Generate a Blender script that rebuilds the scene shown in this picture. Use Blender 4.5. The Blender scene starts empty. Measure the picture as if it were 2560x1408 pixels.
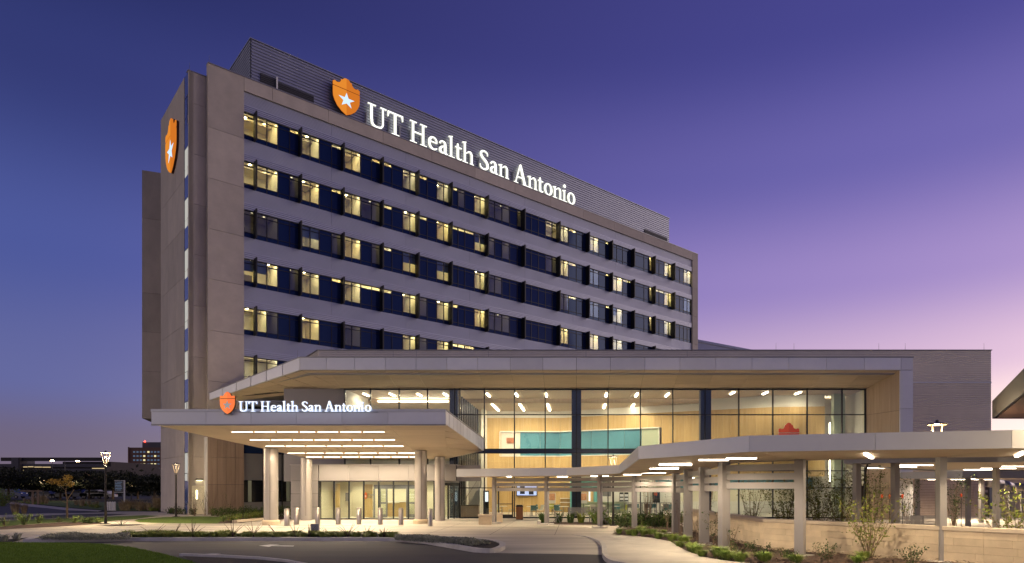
import bpy, bmesh, math, random
from mathutils import Vector, Matrix
random.seed(7)
S = bpy.context.scene
COL = S.collection
R = math.radians
# ---------------------------------------------------------------- camera
CAMH = 2.2; FPX = 1661.0; CX = 1441.0; HY = 1218.0
cam_d = bpy.data.cameras.new('camera'); cam = bpy.data.objects.new('camera', cam_d); COL.objects.link(cam)
cam.location = (0, 0, CAMH); cam.rotation_euler = (R(90), 0, 0)
cam_d.sensor_width = 36; cam_d.lens = FPX/2560*36
cam_d.shift_x = (1280-CX)/2560; cam_d.shift_y = (HY-704)/2560
cam_d.clip_start = 0.2; cam_d.clip_end = 6000
S.camera = cam
# ---------------------------------------------------------------- dusk sky
SUN_AZ = R(60)
W = bpy.data.worlds.new('World'); S.world = W; W.use_nodes = True
nt = W.node_tree; nt.nodes.clear()
def wn(t, **k):
    n = nt.nodes.new(t)
    for a, b in k.items(): setattr(n, a, b)
    return n
def wmath(op, a, b=None, c=None):
    n = wn('ShaderNodeMath', operation=op)
    for i, v in enumerate((a, b, c)):
        if v is None: continue
        if isinstance(v, (int, float)): n.inputs[i].default_value = v
        else: nt.links.new(v, n.inputs[i])
    return n.outputs[0]
def wramp(fac, stops):
    n = wn('ShaderNodeValToRGB'); e = n.color_ramp.elements
    n.color_ramp.interpolation = 'EASE'
    while len(e) < len(stops): e.new(.5)
    for el, (p, c) in zip(e, stops): el.position = p; el.color = (*c, 1)
    nt.links.new(fac, n.inputs[0]); return n.outputs[0]
tc = wn('ShaderNodeTexCoord'); sx = wn('ShaderNodeSeparateXYZ'); nt.links.new(tc.outputs['Generated'], sx.inputs[0])
zz = wmath('MAXIMUM', sx.outputs['Z'], 0.0)
ss = wmath('ADD', wmath('MULTIPLY', sx.outputs['X'], math.sin(SUN_AZ)), wmath('MULTIPLY', sx.outputs['Y'], math.cos(SUN_AZ)))
away = wramp(zz, [(0, (.175,.120,.160)), (.05, (.140,.112,.200)), (.13, (.096,.116,.340)), (.28, (.048,.078,.325)), (.46, (.019,.031,.172)), (.58, (.011,.018,.108)), (1, (.008,.012,.075))])
near = wramp(zz, [(0, (1.22,1.00,.80)), (.10, (.98,.72,.72)), (.17, (.68,.46,.68)), (.28, (.36,.245,.60)), (.42, (.150,.120,.46)), (.55, (.062,.056,.32)), (.8, (.025,.030,.16)), (1, (.010,.014,.080))])
fac = wn('ShaderNodeMapRange', interpolation_type='SMOOTHSTEP')
nt.links.new(ss, fac.inputs[0])
fac.inputs[1].default_value = -.27; fac.inputs[2].default_value = 1.08
mx = wn('ShaderNodeMix', data_type='RGBA'); nt.links.new(fac.outputs[0], mx.inputs[0]); nt.links.new(away, mx.inputs[6]); nt.links.new(near, mx.inputs[7])
# the western glow round the place of sunset and the pale belt opposite it
glow = wmath('MULTIPLY', wmath('POWER', wmath('MAXIMUM', ss, 0.0), 12.0), wmath('POWER', 2.718, wmath('MULTIPLY', zz, -5.5)))
belt = wmath('MULTIPLY', wmath('POWER', wmath('MAXIMUM', wmath('MULTIPLY', ss, -1.0), 0.0), 3.0), wmath('POWER', 2.718, wmath('MULTIPLY', zz, -2.6)))
def addcol(base, f, col):
    n = wn('ShaderNodeMix', data_type='RGBA', blend_type='ADD'); n.clamp_factor = False
    nt.links.new(f, n.inputs[0]); nt.links.new(base, n.inputs[6]); n.inputs[7].default_value = (*col, 1); return n.outputs[2]
skyc = addcol(addcol(mx.outputs[2], glow, (1.6,1.10,.70)), belt, (1.7,1.36,1.02))
hs = wn('ShaderNodeHueSaturation'); hs.inputs['Saturation'].default_value = .93; nt.links.new(skyc, hs.inputs['Color'])
bg = wn('ShaderNodeBackground'); nt.links.new(hs.outputs[0], bg.inputs[0]); bg.inputs[1].default_value = 1.0
wo = wn('ShaderNodeOutputWorld'); nt.links.new(bg.outputs[0], wo.inputs[0])
# afterglow of the sun that has just set, to the right of the frame
sd = bpy.data.lights.new('sun', 'SUN'); so = bpy.data.objects.new('sun', sd); COL.objects.link(so)
sd.energy = .85; sd.angle = R(40); sd.color = (1, .84, .72)
dv = Vector((math.sin(SUN_AZ)*math.cos(R(14)), math.cos(SUN_AZ)*math.cos(R(14))-.25, math.sin(R(14)))).normalized()
so.rotation_euler = dv.to_track_quat('Z', 'Y').to_euler()
so.location = (60, 0, 60)
S.view_settings.view_transform = 'Standard'; S.view_settings.look = 'None'
S.view_settings.exposure = 0; S.view_settings.gamma = 1; S.view_settings.use_curve_mapping = False
S.render.engine = 'CYCLES'
cy = S.cycles
cy.use_denoising = True; cy.max_bounces = 8; cy.diffuse_bounces = 4; cy.glossy_bounces = 3
cy.transparent_max_bounces = 16; cy.sample_clamp_indirect = 6; cy.use_light_tree = True
# ---------------------------------------------------------------- picture -> place helpers
def P(px, py, Y): return Vector(((px-CX)/FPX*Y, Y, CAMH+(HY-py)/FPX*Y))
def XY(px, Y): return ((px-CX)/FPX*Y, Y)
def G(px, py, z=0.0):
    Y = (CAMH-z)*FPX/(py-HY); return ((px-CX)/FPX*Y, Y)
# ---------------------------------------------------------------- materials
def new_mat(name):
    m = bpy.data.materials.new(name); m.use_nodes = True
    return m, m.node_tree.nodes, m.node_tree.links
def pbr(name, col, rough=.6, metal=0., spec=.5, var=None, bump=None, stretch=(1,1,1), col2=None, emit=None):
    m, N, L = new_mat(name); b = N['Principled BSDF']
    b.inputs['Base Color'].default_value = (*col, 1); b.inputs['Roughness'].default_value = rough
    b.inputs['Metallic'].default_value = metal; b.inputs['Specular IOR Level'].default_value = spec
    if emit: b.inputs['Emission Color'].default_value = (*emit[0], 1); b.inputs['Emission Strength'].default_value = emit[1]
    if var or bump:
        t = N.new('ShaderNodeTexCoord'); mp = N.new('ShaderNodeMapping'); mp.inputs['Scale'].default_value = stretch
        ge = N.new('ShaderNodeNewGeometry'); L.new(ge.outputs['Position'], mp.inputs[0])
    if var:
        n1 = N.new('ShaderNodeTexNoise'); n1.inputs['Scale'].default_value = var[0]; n1.inputs['Detail'].default_value = 6; n1.inputs['Roughness'].default_value = .65
        L.new(mp.outputs[0], n1.inputs['Vector'])
        r = N.new('ShaderNodeValToRGB'); a = var[1]
        r.color_ramp.elements[0].position = .3; r.color_ramp.elements[1].position = .7
        c2 = col2 or tuple(min(1, c*(1+a)) for c in col); c1 = tuple(c*(1-a) for c in col) if not col2 else col
        r.color_ramp.elements[0].color = (*c1, 1); r.color_ramp.elements[1].color = (*c2, 1)
        L.new(n1.outputs[0], r.inputs[0])
        oi = N.new('ShaderNodeObjectInfo'); hv = N.new('ShaderNodeHueSaturation'); mr = N.new('ShaderNodeMapRange')
        mr.inputs[3].default_value = .89; mr.inputs[4].default_value = 1.07
        L.new(oi.outputs['Random'], mr.inputs[0]); L.new(mr.outputs[0], hv.inputs['Value']); L.new(r.outputs[0], hv.inputs['Color'])
        L.new(hv.outputs[0], b.inputs['Base Color'])
        r2 = N.new('ShaderNodeMapRange'); r2.inputs[3].default_value = max(.05, rough-.12); r2.inputs[4].default_value = min(1, rough+.12)
        L.new(n1.outputs[0], r2.inputs[0]); L.new(r2.outputs[0], b.inputs['Roughness'])
    if bump:
        n2 = N.new('ShaderNodeTexNoise'); n2.inputs['Scale'].default_value = bump[0]; n2.inputs['Detail'].default_value = 5
        L.new(mp.outputs[0], n2.inputs['Vector'])
        bp = N.new('ShaderNodeBump'); bp.inputs['Strength'].default_value = bump[1]; bp.inputs['Distance'].default_value = bump[2] if len(bump) > 2 else .02
        L.new(n2.outputs[0], bp.inputs['Height']); L.new(bp.outputs[0], b.inputs['Normal'])
    return m
def emis(name, col, st):
    m, N, L = new_mat(name); N.clear()
    e = N.new('ShaderNodeEmission'); e.inputs[0].default_value = (*col, 1); e.inputs[1].default_value = st
    o = N.new('ShaderNodeOutputMaterial'); L.new(e.outputs[0], o.inputs[0]); return m
def glass(name, tint, base, edge, rough=0.0, gcol=(.9,.95,1)):
    m, N, L = new_mat(name); N.clear()
    t = N.new('ShaderNodeBsdfTransparent'); t.inputs[0].default_value = (*tint, 1)
    g = N.new('ShaderNodeBsdfGlossy'); g.inputs['Roughness'].default_value = rough; g.inputs[0].default_value = (*gcol, 1)
    lw = N.new('ShaderNodeLayerWeight'); lw.inputs[0].default_value = .25
    mr = N.new('ShaderNodeMapRange'); mr.inputs[3].default_value = base; mr.inputs[4].default_value = edge
    L.new(lw.outputs['Facing'], mr.inputs[0])
    mi = N.new('ShaderNodeMixShader'); L.new(mr.outputs[0], mi.inputs[0]); L.new(t.outputs[0], mi.inputs[1]); L.new(g.outputs[0], mi.inputs[2])
    o = N.new('ShaderNodeOutputMaterial'); L.new(mi.outputs[0], o.inputs[0]); return m
def ribbed(name, col, pitch, amt, rough=.45, metal=.5):
    """metal siding whose fine horizontal ribs are relief in the material"""
    m, N, L = new_mat(name); b = N['Principled BSDF']
    b.inputs['Base Color'].default_value = (*col, 1); b.inputs['Roughness'].default_value = rough; b.inputs['Metallic'].default_value = metal
    ge = N.new('ShaderNodeNewGeometry'); s = N.new('ShaderNodeSeparateXYZ'); L.new(ge.outputs['Position'], s.inputs[0])
    a = N.new('ShaderNodeMath'); a.operation = 'MULTIPLY'; a.inputs[1].default_value = 2*math.pi/pitch; L.new(s.outputs['Z'], a.inputs[0])
    c = N.new('ShaderNodeMath'); c.operation = 'SINE'; L.new(a.outputs[0], c.inputs[0])
    bp = N.new('ShaderNodeBump'); bp.inputs['Strength'].default_value = amt; bp.inputs['Distance'].default_value = .02
    L.new(c.outputs[0], bp.inputs['Height']); L.new(bp.outputs[0], b.inputs['Normal'])
    n1 = N.new('ShaderNodeTexNoise'); n1.inputs['Scale'].default_value = .35; n1.inputs['Detail'].default_value = 5
    L.new(ge.outputs['Position'], n1.inputs['Vector'])
    r = N.new('ShaderNodeValToRGB'); r.color_ramp.elements[0].color = (*[x*.86 for x in col], 1); r.color_ramp.elements[1].color = (*[x*1.12 for x in col], 1)
    L.new(n1.outputs[0], r.inputs[0]); L.new(r.outputs[0], b.inputs['Base Color'])
    return m
def wood(name, c1, c2, axis=(9, 9, .45), rough=.5):
    m, N, L = new_mat(name); b = N['Principled BSDF']; b.inputs['Roughness'].default_value = rough
    b.inputs['Specular IOR Level'].default_value = .35
    ge = N.new('ShaderNodeNewGeometry'); mp = N.new('ShaderNodeMapping'); mp.inputs['Scale'].default_value = axis
    L.new(ge.outputs['Position'], mp.inputs[0])
    n = N.new('ShaderNodeTexNoise'); n.inputs['Scale'].default_value = 1.0; n.inputs['Detail'].default_value = 5; n.inputs['Roughness'].default_value = .6
    L.new(mp.outputs[0], n.inputs['Vector'])
    r = N.new('ShaderNodeValToRGB'); r.color_ramp.elements[0].position = .28; r.color_ramp.elements[1].position = .72
    r.color_ramp.elements[0].color = (*c1, 1); r.color_ramp.elements[1].color = (*c2, 1)
    oi = N.new('ShaderNodeObjectInfo'); hv = N.new('ShaderNodeHueSaturation'); mr = N.new('ShaderNodeMapRange'); mr.inputs[3].default_value = .92; mr.inputs[4].default_value = 1.07
    L.new(oi.outputs['Random'], mr.inputs[0]); L.new(mr.outputs[0], hv.inputs['Value'])
    L.new(n.outputs[0], r.inputs[0]); L.new(r.outputs[0], hv.inputs['Color']); L.new(hv.outputs[0], b.inputs['Base Color']); return m
def leafmat(name, c1, c2, trans=.25):
    m, N, L = new_mat(name); b = N['Principled BSDF']; b.inputs['Roughness'].default_value = .6
    b.inputs['Specular IOR Level'].default_value = .25
    ge = N.new('ShaderNodeNewGeometry'); n = N.new('ShaderNodeTexNoise'); n.inputs['Scale'].default_value = 5; n.inputs['Detail'].default_value = 3
    L.new(ge.outputs['Position'], n.inputs['Vector']); r = N.new('ShaderNodeValToRGB')
    r.color_ramp.elements[0].position = .35; r.color_ramp.elements[1].position = .65
    r.color_ramp.elements[0].color = (*c1, 1); r.color_ramp.elements[1].color = (*c2, 1)
    L.new(n.outputs[0], r.inputs[0]); L.new(r.outputs[0], b.inputs['Base Color']); return m
M = {}
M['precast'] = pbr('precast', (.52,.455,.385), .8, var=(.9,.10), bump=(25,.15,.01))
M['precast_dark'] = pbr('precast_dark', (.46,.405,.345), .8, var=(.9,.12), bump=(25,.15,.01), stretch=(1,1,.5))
M['joint'] = pbr('joint', (.08,.07,.065), .9)
M['tan_panel'] = wood('tan_panel', (.27,.19,.14), (.36,.265,.20), (7,7,.35))
M['spandrel'] = ribbed('spandrel', (.45,.47,.57), .11, .55, .42, .35)
M['rib'] = pbr('rib', (.50,.52,.63), .4, .35)
M['siding'] = pbr('siding', (.74,.675,.585), .5, .12, var=(.4,.08))
M['pent'] = pbr('pent', (.36,.375,.44), .4, .5, var=(.4,.08))
M['louvre'] = pbr('louvre', (.06,.06,.07), .6, .3)
M['darkglass'] = pbr('darkglass', (.010,.022,.075), .06, 0, .32); M['darkglass'].node_tree.nodes['Principled BSDF'].inputs['Specular Tint'].default_value = (.35,.55,1,1)
M['blueglass'] = pbr('blueglass', (.06,.10,.32), .08, 0, 1.0)
M['clear'] = glass('clear', (.90,.93,.90), .035, .34, 0.0, (.35,.47,.80))
M['lobby_glass'] = glass('lobby_glass', (.90,.93,.90), .035, .38)
M['mullion'] = pbr('mullion', (.018,.020,.026), .4, .3)
M['fin'] = pbr('fin', (.006,.006,.008), .5)
M['steelblue'] = pbr('steelblue', (.028,.04,.075), .35, .3)
M['room'] = pbr('room', (.72,.66,.50), .8)
M['room2'] = pbr('room2', (.55,.48,.36), .8)
M['roomdark'] = pbr('roomdark', (.08,.06,.05), .7)
M['blind'] = pbr('blind', (.16,.20,.26), .8)
M['roomlight'] = emis('roomlight', (1,.83,.47), 52)
M['roomdim'] = emis('roomdim', (1,.83,.52), 2)
M['silver'] = pbr('silver', (.72,.725,.74), .40, .30, var=(.6,.05))
M['silver_d'] = pbr('silver_d', (.30,.295,.30), .42, .55, var=(.6,.05))
M['soffit'] = wood('soffit', (.58,.465,.34), (.70,.575,.43), (.5,8,8))
M['soffit_side'] = wood('soffit_side', (.36,.265,.175), (.46,.35,.24), (7,7,.35))
M['seam'] = pbr('seam', (.06,.045,.035), .8)
M['int_wood'] = wood('int_wood', (.50,.33,.135), (.63,.45,.21), (6,6,.4))
M['int_white'] = pbr('int_white', (.72,.69,.62), .7)
M['int_floor'] = pbr('int_floor', (.55,.50,.42), .35, var=(1.2,.08))
M['teal'] = pbr('teal', (.085,.25,.33), .3, var=(.6,.10))
M['teal_wall'] = pbr('teal_wall', (.12,.36,.36), .6)
M['palegreen'] = pbr('palegreen', (.42,.48,.36), .5)
M['white'] = pbr('white', (.80,.79,.76), .45)
M['strip'] = emis('strip', (1,.83,.62), 8)
M['strip_in'] = emis('strip_in', (1,.86,.66), 42)
M['strip_walk'] = emis('strip_walk', (1,.84,.64), 16)
M['led'] = emis('led', (1,.64,.30), 1.3)
M['led_hot'] = emis('led_hot', (1,.60,.22), 5)
M['letter'] = emis('letter', (1,1,.90), 1.7)
M['letter_cool'] = emis('letter_cool', (.90,.94,1), 1.6)
M['letter_side'] = pbr('letter_side', (.5,.5,.5), .4)
M['org1'] = emis('org1', (.80,.26,.03), 1.0)
M['org2'] = emis('org2', (.66,.18,.02), 1.0)
M['org3'] = emis('org3', (1.0,.24,.07), 1.1)
M['org4'] = emis('org4', (.95,.19,.06), 1.1)
M['starm'] = emis('starm', (.62,.80,1), 1.15)
M['starg'] = pbr('starg', (.6,.58,.55), .5, emit=((.6,.6,.55), .35))
M['sign_back'] = pbr('sign_back', (.10,.03,.01), .6)
M['redorange'] = pbr('redorange', (.75,.10,.025), .5)
M['concrete'] = pbr('concrete', (.50,.455,.385), .75, var=(.55,.30), bump=(12,.15,.01), stretch=(.22,1.5,1))  # long streaks in the colour stand for tyre marks and streaky shadows
M['sidewalk'] = pbr('sidewalk', (.52,.48,.41), .75, var=(.6,.20), bump=(14,.15,.01))
M['kerb'] = pbr('kerb', (.60,.57,.52), .8, var=(1.5,.18), bump=(20,.2,.01))
M['asphalt'] = pbr('asphalt', (.085,.081,.080), .8, var=(.8,.30), bump=(45,.4,.01), stretch=(.2,1.4,1))
M['asphalt_far'] = pbr('asphalt_far', (.045,.045,.05), .8, var=(.3,.2))
M['paint'] = pbr('paint', (.62,.62,.60), .7, var=(4,.18))
M['paint_y'] = pbr('paint_y', (.60,.42,.05), .7, var=(4,.2))
M['turf'] = pbr('turf', (.10,.165,.018), .9, var=(1.1,.28), bump=(60,.9,.03))
M['blade'] = leafmat('blade', (.11,.20,.015), (.19,.29,.03))
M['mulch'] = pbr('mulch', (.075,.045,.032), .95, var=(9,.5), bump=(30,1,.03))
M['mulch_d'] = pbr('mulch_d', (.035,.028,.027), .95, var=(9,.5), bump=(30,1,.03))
M['earth'] = pbr('earth', (.03,.035,.018), .95, var=(.05,.3))
M['lime'] = pbr('lime', (.64,.52,.36), .85, var=(2.2,.12), bump=(18,.25,.01))
M['lime_cap'] = pbr('lime_cap', (.60,.50,.38), .8, var=(2,.1), bump=(18,.2,.01))
M['block'] = pbr('block', (.44,.35,.29), .9, var=(1.5,.10))
M['stainless'] = pbr('stainless', (.40,.365,.33), .30, .85)
M['colmetal'] = pbr('colmetal', (.42,.39,.365), .48, .55)
M['walkpaint'] = pbr('walkpaint', (.30,.282,.275), .45, .25, var=(.8,.05))
M['bronze'] = pbr('bronze', (.035,.030,.026), .45, .4)
M['black'] = pbr('black', (.012,.012,.014), .5)
M['greymetal'] = pbr('greymetal', (.20,.19,.20), .5, .4)
M['bark'] = pbr('bark', (.13,.09,.06), .9, var=(8,.3))
M['twig'] = pbr('twig', (.24,.17,.11), .9, var=(8,.3))
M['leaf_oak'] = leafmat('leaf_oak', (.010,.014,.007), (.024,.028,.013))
M['leaf_gold'] = leafmat('leaf_gold', (.22,.13,.02), (.34,.22,.05))
M['leaf_lit'] = leafmat('leaf_lit', (.10,.15,.02), (.24,.26,.04))
M['leaf_fine'] = leafmat('leaf_fine', (.06,.08,.012), (.15,.15,.03))
M['leaf_dark'] = leafmat('leaf_dark', (.03,.06,.018), (.08,.13,.03))
M['leaf_mid'] = leafmat('leaf_mid', (.09,.16,.03), (.20,.27,.06))
M['silverleaf'] = leafmat('silverleaf', (.22,.24,.17), (.42,.42,.32))
M['straw'] = leafmat('straw', (.32,.24,.13), (.48,.38,.22))
M['sedge'] = leafmat('sedge', (.19,.26,.05), (.36,.39,.11))
M['brick'] = pbr('brick', (.16,.085,.06), .9, var=(.3,.2))
M['winlit'] = emis('winlit', (1,.86,.45), 1.0)
M['windim'] = emis('windim', (.35,.5,.8), .22)
M['redlamp'] = emis('redlamp', (1,.05,.03), 9)
M['farlamp'] = emis('farlamp', (1,.75,.42), 60)
M['garlit'] = emis('garlit', (1,.74,.38), .8)
M['garage'] = pbr('garage', (.05,.042,.042), .9, var=(.1,.2))
M['garage_l'] = pbr('garage_l', (.09,.085,.095), .9)
M['carwhite'] = pbr('carwhite', (.72,.72,.74), .25)
M['cardark'] = pbr('cardark', (.02,.025,.05), .25)
M['carblue'] = pbr('carblue', (.03,.05,.16), .25)
M['tyre'] = pbr('tyre', (.012,.012,.012), .8)
M['tablewhite'] = pbr('tablewhite', (.7,.68,.62), .4)
M['chairteal'] = pbr('chairteal', (.06,.17,.20), .5)
M['chairwhite'] = pbr('chairwhite', (.62,.60,.52), .5)
M['chairlime'] = pbr('chairlime', (.42,.46,.08), .5)
M['woodslat'] = wood('woodslat', (.17,.07,.03), (.26,.12,.05), (9,9,.6))
M['screen'] = emis('screen', (.55,.60,.95), 1.4)
M['screen_w'] = emis('screen_w', (.9,.95,1), 1.6)
M['exit_sign'] = emis('exit_sign', (1,.1,.04), 4)
M['uv'] = emis('uv', (.05,.02,1), 1.1)
M['doorlamp'] = emis('doorlamp', (1,.92,.55), 9)
M['poster'] = pbr('poster', (.7,.35,.2), .6, var=(3,.5))
M['orange_int'] = pbr('orange_int', (.6,.16,.04), .6)
# ---------------------------------------------------------------- mesh builder
ORG = {}
class MB:
    def __init__(s): s.v = []; s.f = []; s.m = []
    def quad(s, a, b, c, d, mi=0):
        i = len(s.v); s.v += [tuple(a), tuple(b), tuple(c), tuple(d)]; s.f.append((i, i+1, i+2, i+3)); s.m.append(mi)
    def poly(s, pts, mi=0):
        i = len(s.v); s.v += [tuple(p) for p in pts]; s.f.append(tuple(range(i, i+len(pts)))); s.m.append(mi)
    def hexa(s, p, mi=0):
        i = len(s.v); s.v += [tuple(q) for q in p]
        for f in ((0,3,2,1),(4,5,6,7),(0,1,5,4),(1,2,6,5),(2,3,7,6),(3,0,4,7)):
            s.f.append(tuple(i+k for k in f)); s.m.append(mi)
    def box(s, x0, x1, y0, y1, z0, z1, mi=0):
        s.hexa([(x0,y0,z0),(x1,y0,z0),(x1,y1,z0),(x0,y1,z0),(x0,y0,z1),(x1,y0,z1),(x1,y1,z1),(x0,y1,z1)], mi)
    def boxF(s, F, t0, t1, u0, u1, z0, z1, mi=0):
        s.hexa([F(t0,u0,z0),F(t1,u0,z0),F(t1,u1,z0),F(t0,u1,z0),F(t0,u0,z1),F(t1,u0,z1),F(t1,u1,z1),F(t0,u1,z1)], mi)
    def prism(s, poly, z0, z1, mi=0):
        """poly: xy list; z0,z1 numbers or lists"""
        n = len(poly); a = z0 if isinstance(z0, (list, tuple)) else [z0]*n; b = z1 if isinstance(z1, (list, tuple)) else [z1]*n
        i = len(s.v)
        s.v += [(p[0], p[1], z) for p, z in zip(poly, a)] + [(p[0], p[1], z) for p, z in zip(poly, b)]
        s.f.append(tuple(i+k for k in reversed(range(n)))); s.f.append(tuple(i+n+k for k in range(n))); s.m += [mi, mi]
        for k in range(n):
            j = (k+1) % n; s.f.append((i+k, i+j, i+n+j, i+n+k)); s.m.append(mi)
    def tube(s, p, q, r0, r1=None, n=8, mi=0, caps=True):
        r1 = r0 if r1 is None else r1
        p = Vector(p); q = Vector(q); d = (q-p)
        if d.length < 1e-6: return
        d.normalize(); a = d.orthogonal().normalized(); b = d.cross(a); i = len(s.v)
        for c, r in ((p, r0), (q, r1)):
            for k in range(n):
                an = 2*math.pi*k/n; s.v.append(tuple(c+a*(r*math.cos(an))+b*(r*math.sin(an))))
        for k in range(n):
            j = (k+1) % n; s.f.append((i+k, i+j, i+n+j, i+n+k)); s.m.append(mi)
        if caps:
            s.f.append(tuple(i+k for k in reversed(range(n)))); s.f.append(tuple(i+n+k for k in range(n))); s.m += [mi, mi]
    def lathe(s, cx, cy, prof, n=24, mi=0):
        i = len(s.v); m = len(prof)
        for r, z in prof:
            for k in range(n):
                an = 2*math.pi*k/n; s.v.append((cx+r*math.cos(an), cy+r*math.sin(an), z))
        for j in range(m-1):
            for k in range(n):
                l = (k+1) % n; s.f.append((i+j*n+k, i+j*n+l, i+(j+1)*n+l, i+(j+1)*n+k)); s.m.append(mi)
        s.f.append(tuple(i+k for k in reversed(range(n)))); s.f.append(tuple(i+(m-1)*n+k for k in range(n))); s.m += [mi, mi]
    def obox(s, c, d, ln, wd, z0, z1, mi=0):
        """box centred at c, long axis along xy direction d"""
        d = Vector((d[0], d[1])).normalized(); e = Vector((-d.y, d.x)); c = Vector((c[0], c[1]))
        q = [c-d*ln/2-e*wd/2, c+d*ln/2-e*wd/2, c+d*ln/2+e*wd/2, c-d*ln/2+e*wd/2]
        s.prism([(p.x, p.y) for p in q], z0, z1, mi)
    def mesh(s, name, mats, off=(0,0,0), smooth=False, recalc=True):
        me = bpy.data.meshes.new(name)
        o = off; me.from_pydata([(x-o[0], y-o[1], z-o[2]) for x, y, z in s.v], [], s.f)
        if not isinstance(mats, (list, tuple)): mats = [mats]
        for k in mats: me.materials.append(M[k])
        if len(mats) > 1: me.polygons.foreach_set('material_index', s.m)
        if recalc:
            b = bmesh.new(); b.from_mesh(me); bmesh.ops.recalc_face_normals(b, faces=b.faces); b.to_mesh(me); b.free()
        if smooth: me.shade_smooth()
        return me
    def build(s, name, mats, parent=None, smooth=False, bevel=0, recalc=True):
        off = ORG.get(parent, (0,0,0)) if parent else (0,0,0)
        ob = bpy.data.objects.new(name, s.mesh(name, mats, off, smooth, recalc)); COL.objects.link(ob)
        if parent: ob.parent = parent
        ORG[ob] = off
        if bevel:
            md = ob.modifiers.new('bevel', 'BEVEL'); md.width = bevel; md.segments = 1; md.limit_method = 'ANGLE'
        return ob
def tag(o, label, cat, group=None, kind=None):
    o['label'] = label; o['category'] = cat
    if group: o['group'] = group
    if kind: o['kind'] = kind
    return o
def thing(name, label, cat, loc=(0,0,0), group=None):
    o = bpy.data.objects.new(name, None); COL.objects.link(o); o.location = loc; o.empty_display_size = .2
    ORG[o] = tuple(loc); return tag(o, label, cat, group)
def inst(name, me, loc, parent=None, rz=0, sc=1):
    ob = bpy.data.objects.new(name, me); COL.objects.link(ob)
    off = ORG.get(parent, (0,0,0)) if parent else (0,0,0)
    ob.location = (loc[0]-off[0], loc[1]-off[1], loc[2]-off[2]); ob.rotation_euler = (0,0,rz); ob.scale = (sc,sc,sc)
    if parent: ob.parent = parent
    return ob
def copy_tree(o, parent=None):
    c = o.copy(); COL.objects.link(c)
    if parent: c.parent = parent
    for ch in o.children: copy_tree(ch, c)
    return c
def struct(name, mb, mats, smooth=False, kind='structure'):
    o = mb.build(name, mats, None, smooth); o['kind'] = kind; return o

M['strip_dim'] = emis('strip_dim', (1,.84,.62), 3.5)
M['eave_brown'] = pbr('eave_brown', (.10,.05,.035), .6)
def downlight(x, y, z, power, par, col=(1,.80,.55), ang=165, blend=.6, aim=None):
    """the light a fixture throws, a spot lamp just under its lens"""
    l = bpy.data.lights.new('downlight', 'SPOT'); l.energy = power; l.color = col; l.spot_size = R(ang); l.spot_blend = blend; l.shadow_soft_size = 0.0
    o = bpy.data.objects.new('downlight', l); COL.objects.link(o); o.parent = par; f = ORG[par]; o.location = (x-f[0], y-f[1], z-f[2]); return o

M['slotlit'] = emis('slotlit', (.80,.78,.72), .62)
M['podglass'] = pbr('podglass', (.006,.008,.013), .08, 0, .5)
M['letter_halo'] = emis('letter_halo', (.55,.68,1), 1.1)
M['clump'] = leafmat('clump', (.15,.25,.045), (.32,.40,.09))
M['chips'] = pbr('chips', (.10,.06,.04), .95, var=(14,.6))

M['roomlight_b'] = emis('roomlight_b', (1,.88,.62), 34); M['roomlight_c'] = emis('roomlight_c', (1,.78,.38), 60)
M['letter_halo_w'] = emis('letter_halo_w', (1,1,.82), .55)

M['boxgrey'] = pbr('boxgrey', (.30,.29,.33), .5)
# ================================================================ hospital tower
DV = Vector((1791.0, 1661.0)).normalized(); NV = Vector((-DV.y, DV.x)); C0 = Vector((-29.4, 53.0))
def F(t, u, z):
    p = C0+DV*t+NV*u; return (p.x, p.y, z)
def t_of(px, u=0.0):
    """distance along the facade of the point of plane u that a picture column shows"""
    k = (px-CX)/FPX; a = C0+NV*u
    return (k*a.y-a.x)/(DV.x-k*DV.y)
def z_of(px, py, u=0.0):
    t = t_of(px, u); p = C0+DV*t+NV*u; return CAMH+(HY-py)*p.y/FPX
UG = .25; FL = 4.05
tower = thing('hospital_tower', 'tall pale hospital tower block with banded windows and precast concrete frame', 'hospital building', (C0.x, C0.y, 0))
T0 = t_of(608, UG); T1 = t_of(1728, UG); TE = t_of(1745, 0)
ZT = 36.06
zw = [z_of(608, 279, UG)-FL*k for k in range(7)]     # heads of the window rows
ZFB = z_of(608, 230, UG)                             # underside of the top beam of the frame
def panel(t0, t1, u0, u1, z0, z1, mat='precast', name='precast_panel', g=.012):
    b = MB(); b.boxF(F, t0+g, t1-g, u0, u1, z0+g, z1-g); return b.build(name, mat, tower)
# left pillar, in storey-high panels; tan cladding at its foot
zj = [z_of(521, y) for y in (317, 444, 570.6, 696.5, 825.3)]; zj += [zj[-1]-FL*k for k in (1, 2)]
zs = [ZT, *zj[:-1], 6.75]
for a, b in zip(zs[:-1], zs[1:]): panel(0, T0, 0, .42, b, a)
zl = z_of(565, 1105)
for k in range(4):
    for a, b in ((6.75, 4.6), (4.6, 2.4), (2.4, 0)): panel(T0*k/4, T0*(k+1)/4, .03, .42, b, a, 'tan_panel', 'wood_panel')
# top beam
jx = [608, 681, 750, 821.4, 888, 957.8, 1019, 1079.5, 1134, 1188, 1239, 1287.7, 1334, 1377, 1419, 1459, 1498, 1536, 1572, 1607, 1643, 1678, 1728]
jt = [T0]+[t_of(x) for x in jx[1::2]]
if jt[-1] < T1-.5: jt.append(T1)
for a, b in zip(jt[:-1], jt[1:]): panel(a, b, 0, .42, ZFB, ZT)
# right pillar
for a, b in zip([ZT, *zj][:-1], [ZT, *zj][1:]): panel(T1, TE, 0, .42, b, a)
panel(T1, TE, 0, .42, 0, zj[-1])
b = MB(); b.boxF(F, -.0, TE, -.04, .55, ZT, ZT+.07); b.build('parapet_cap', 'silver_d', tower)
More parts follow.
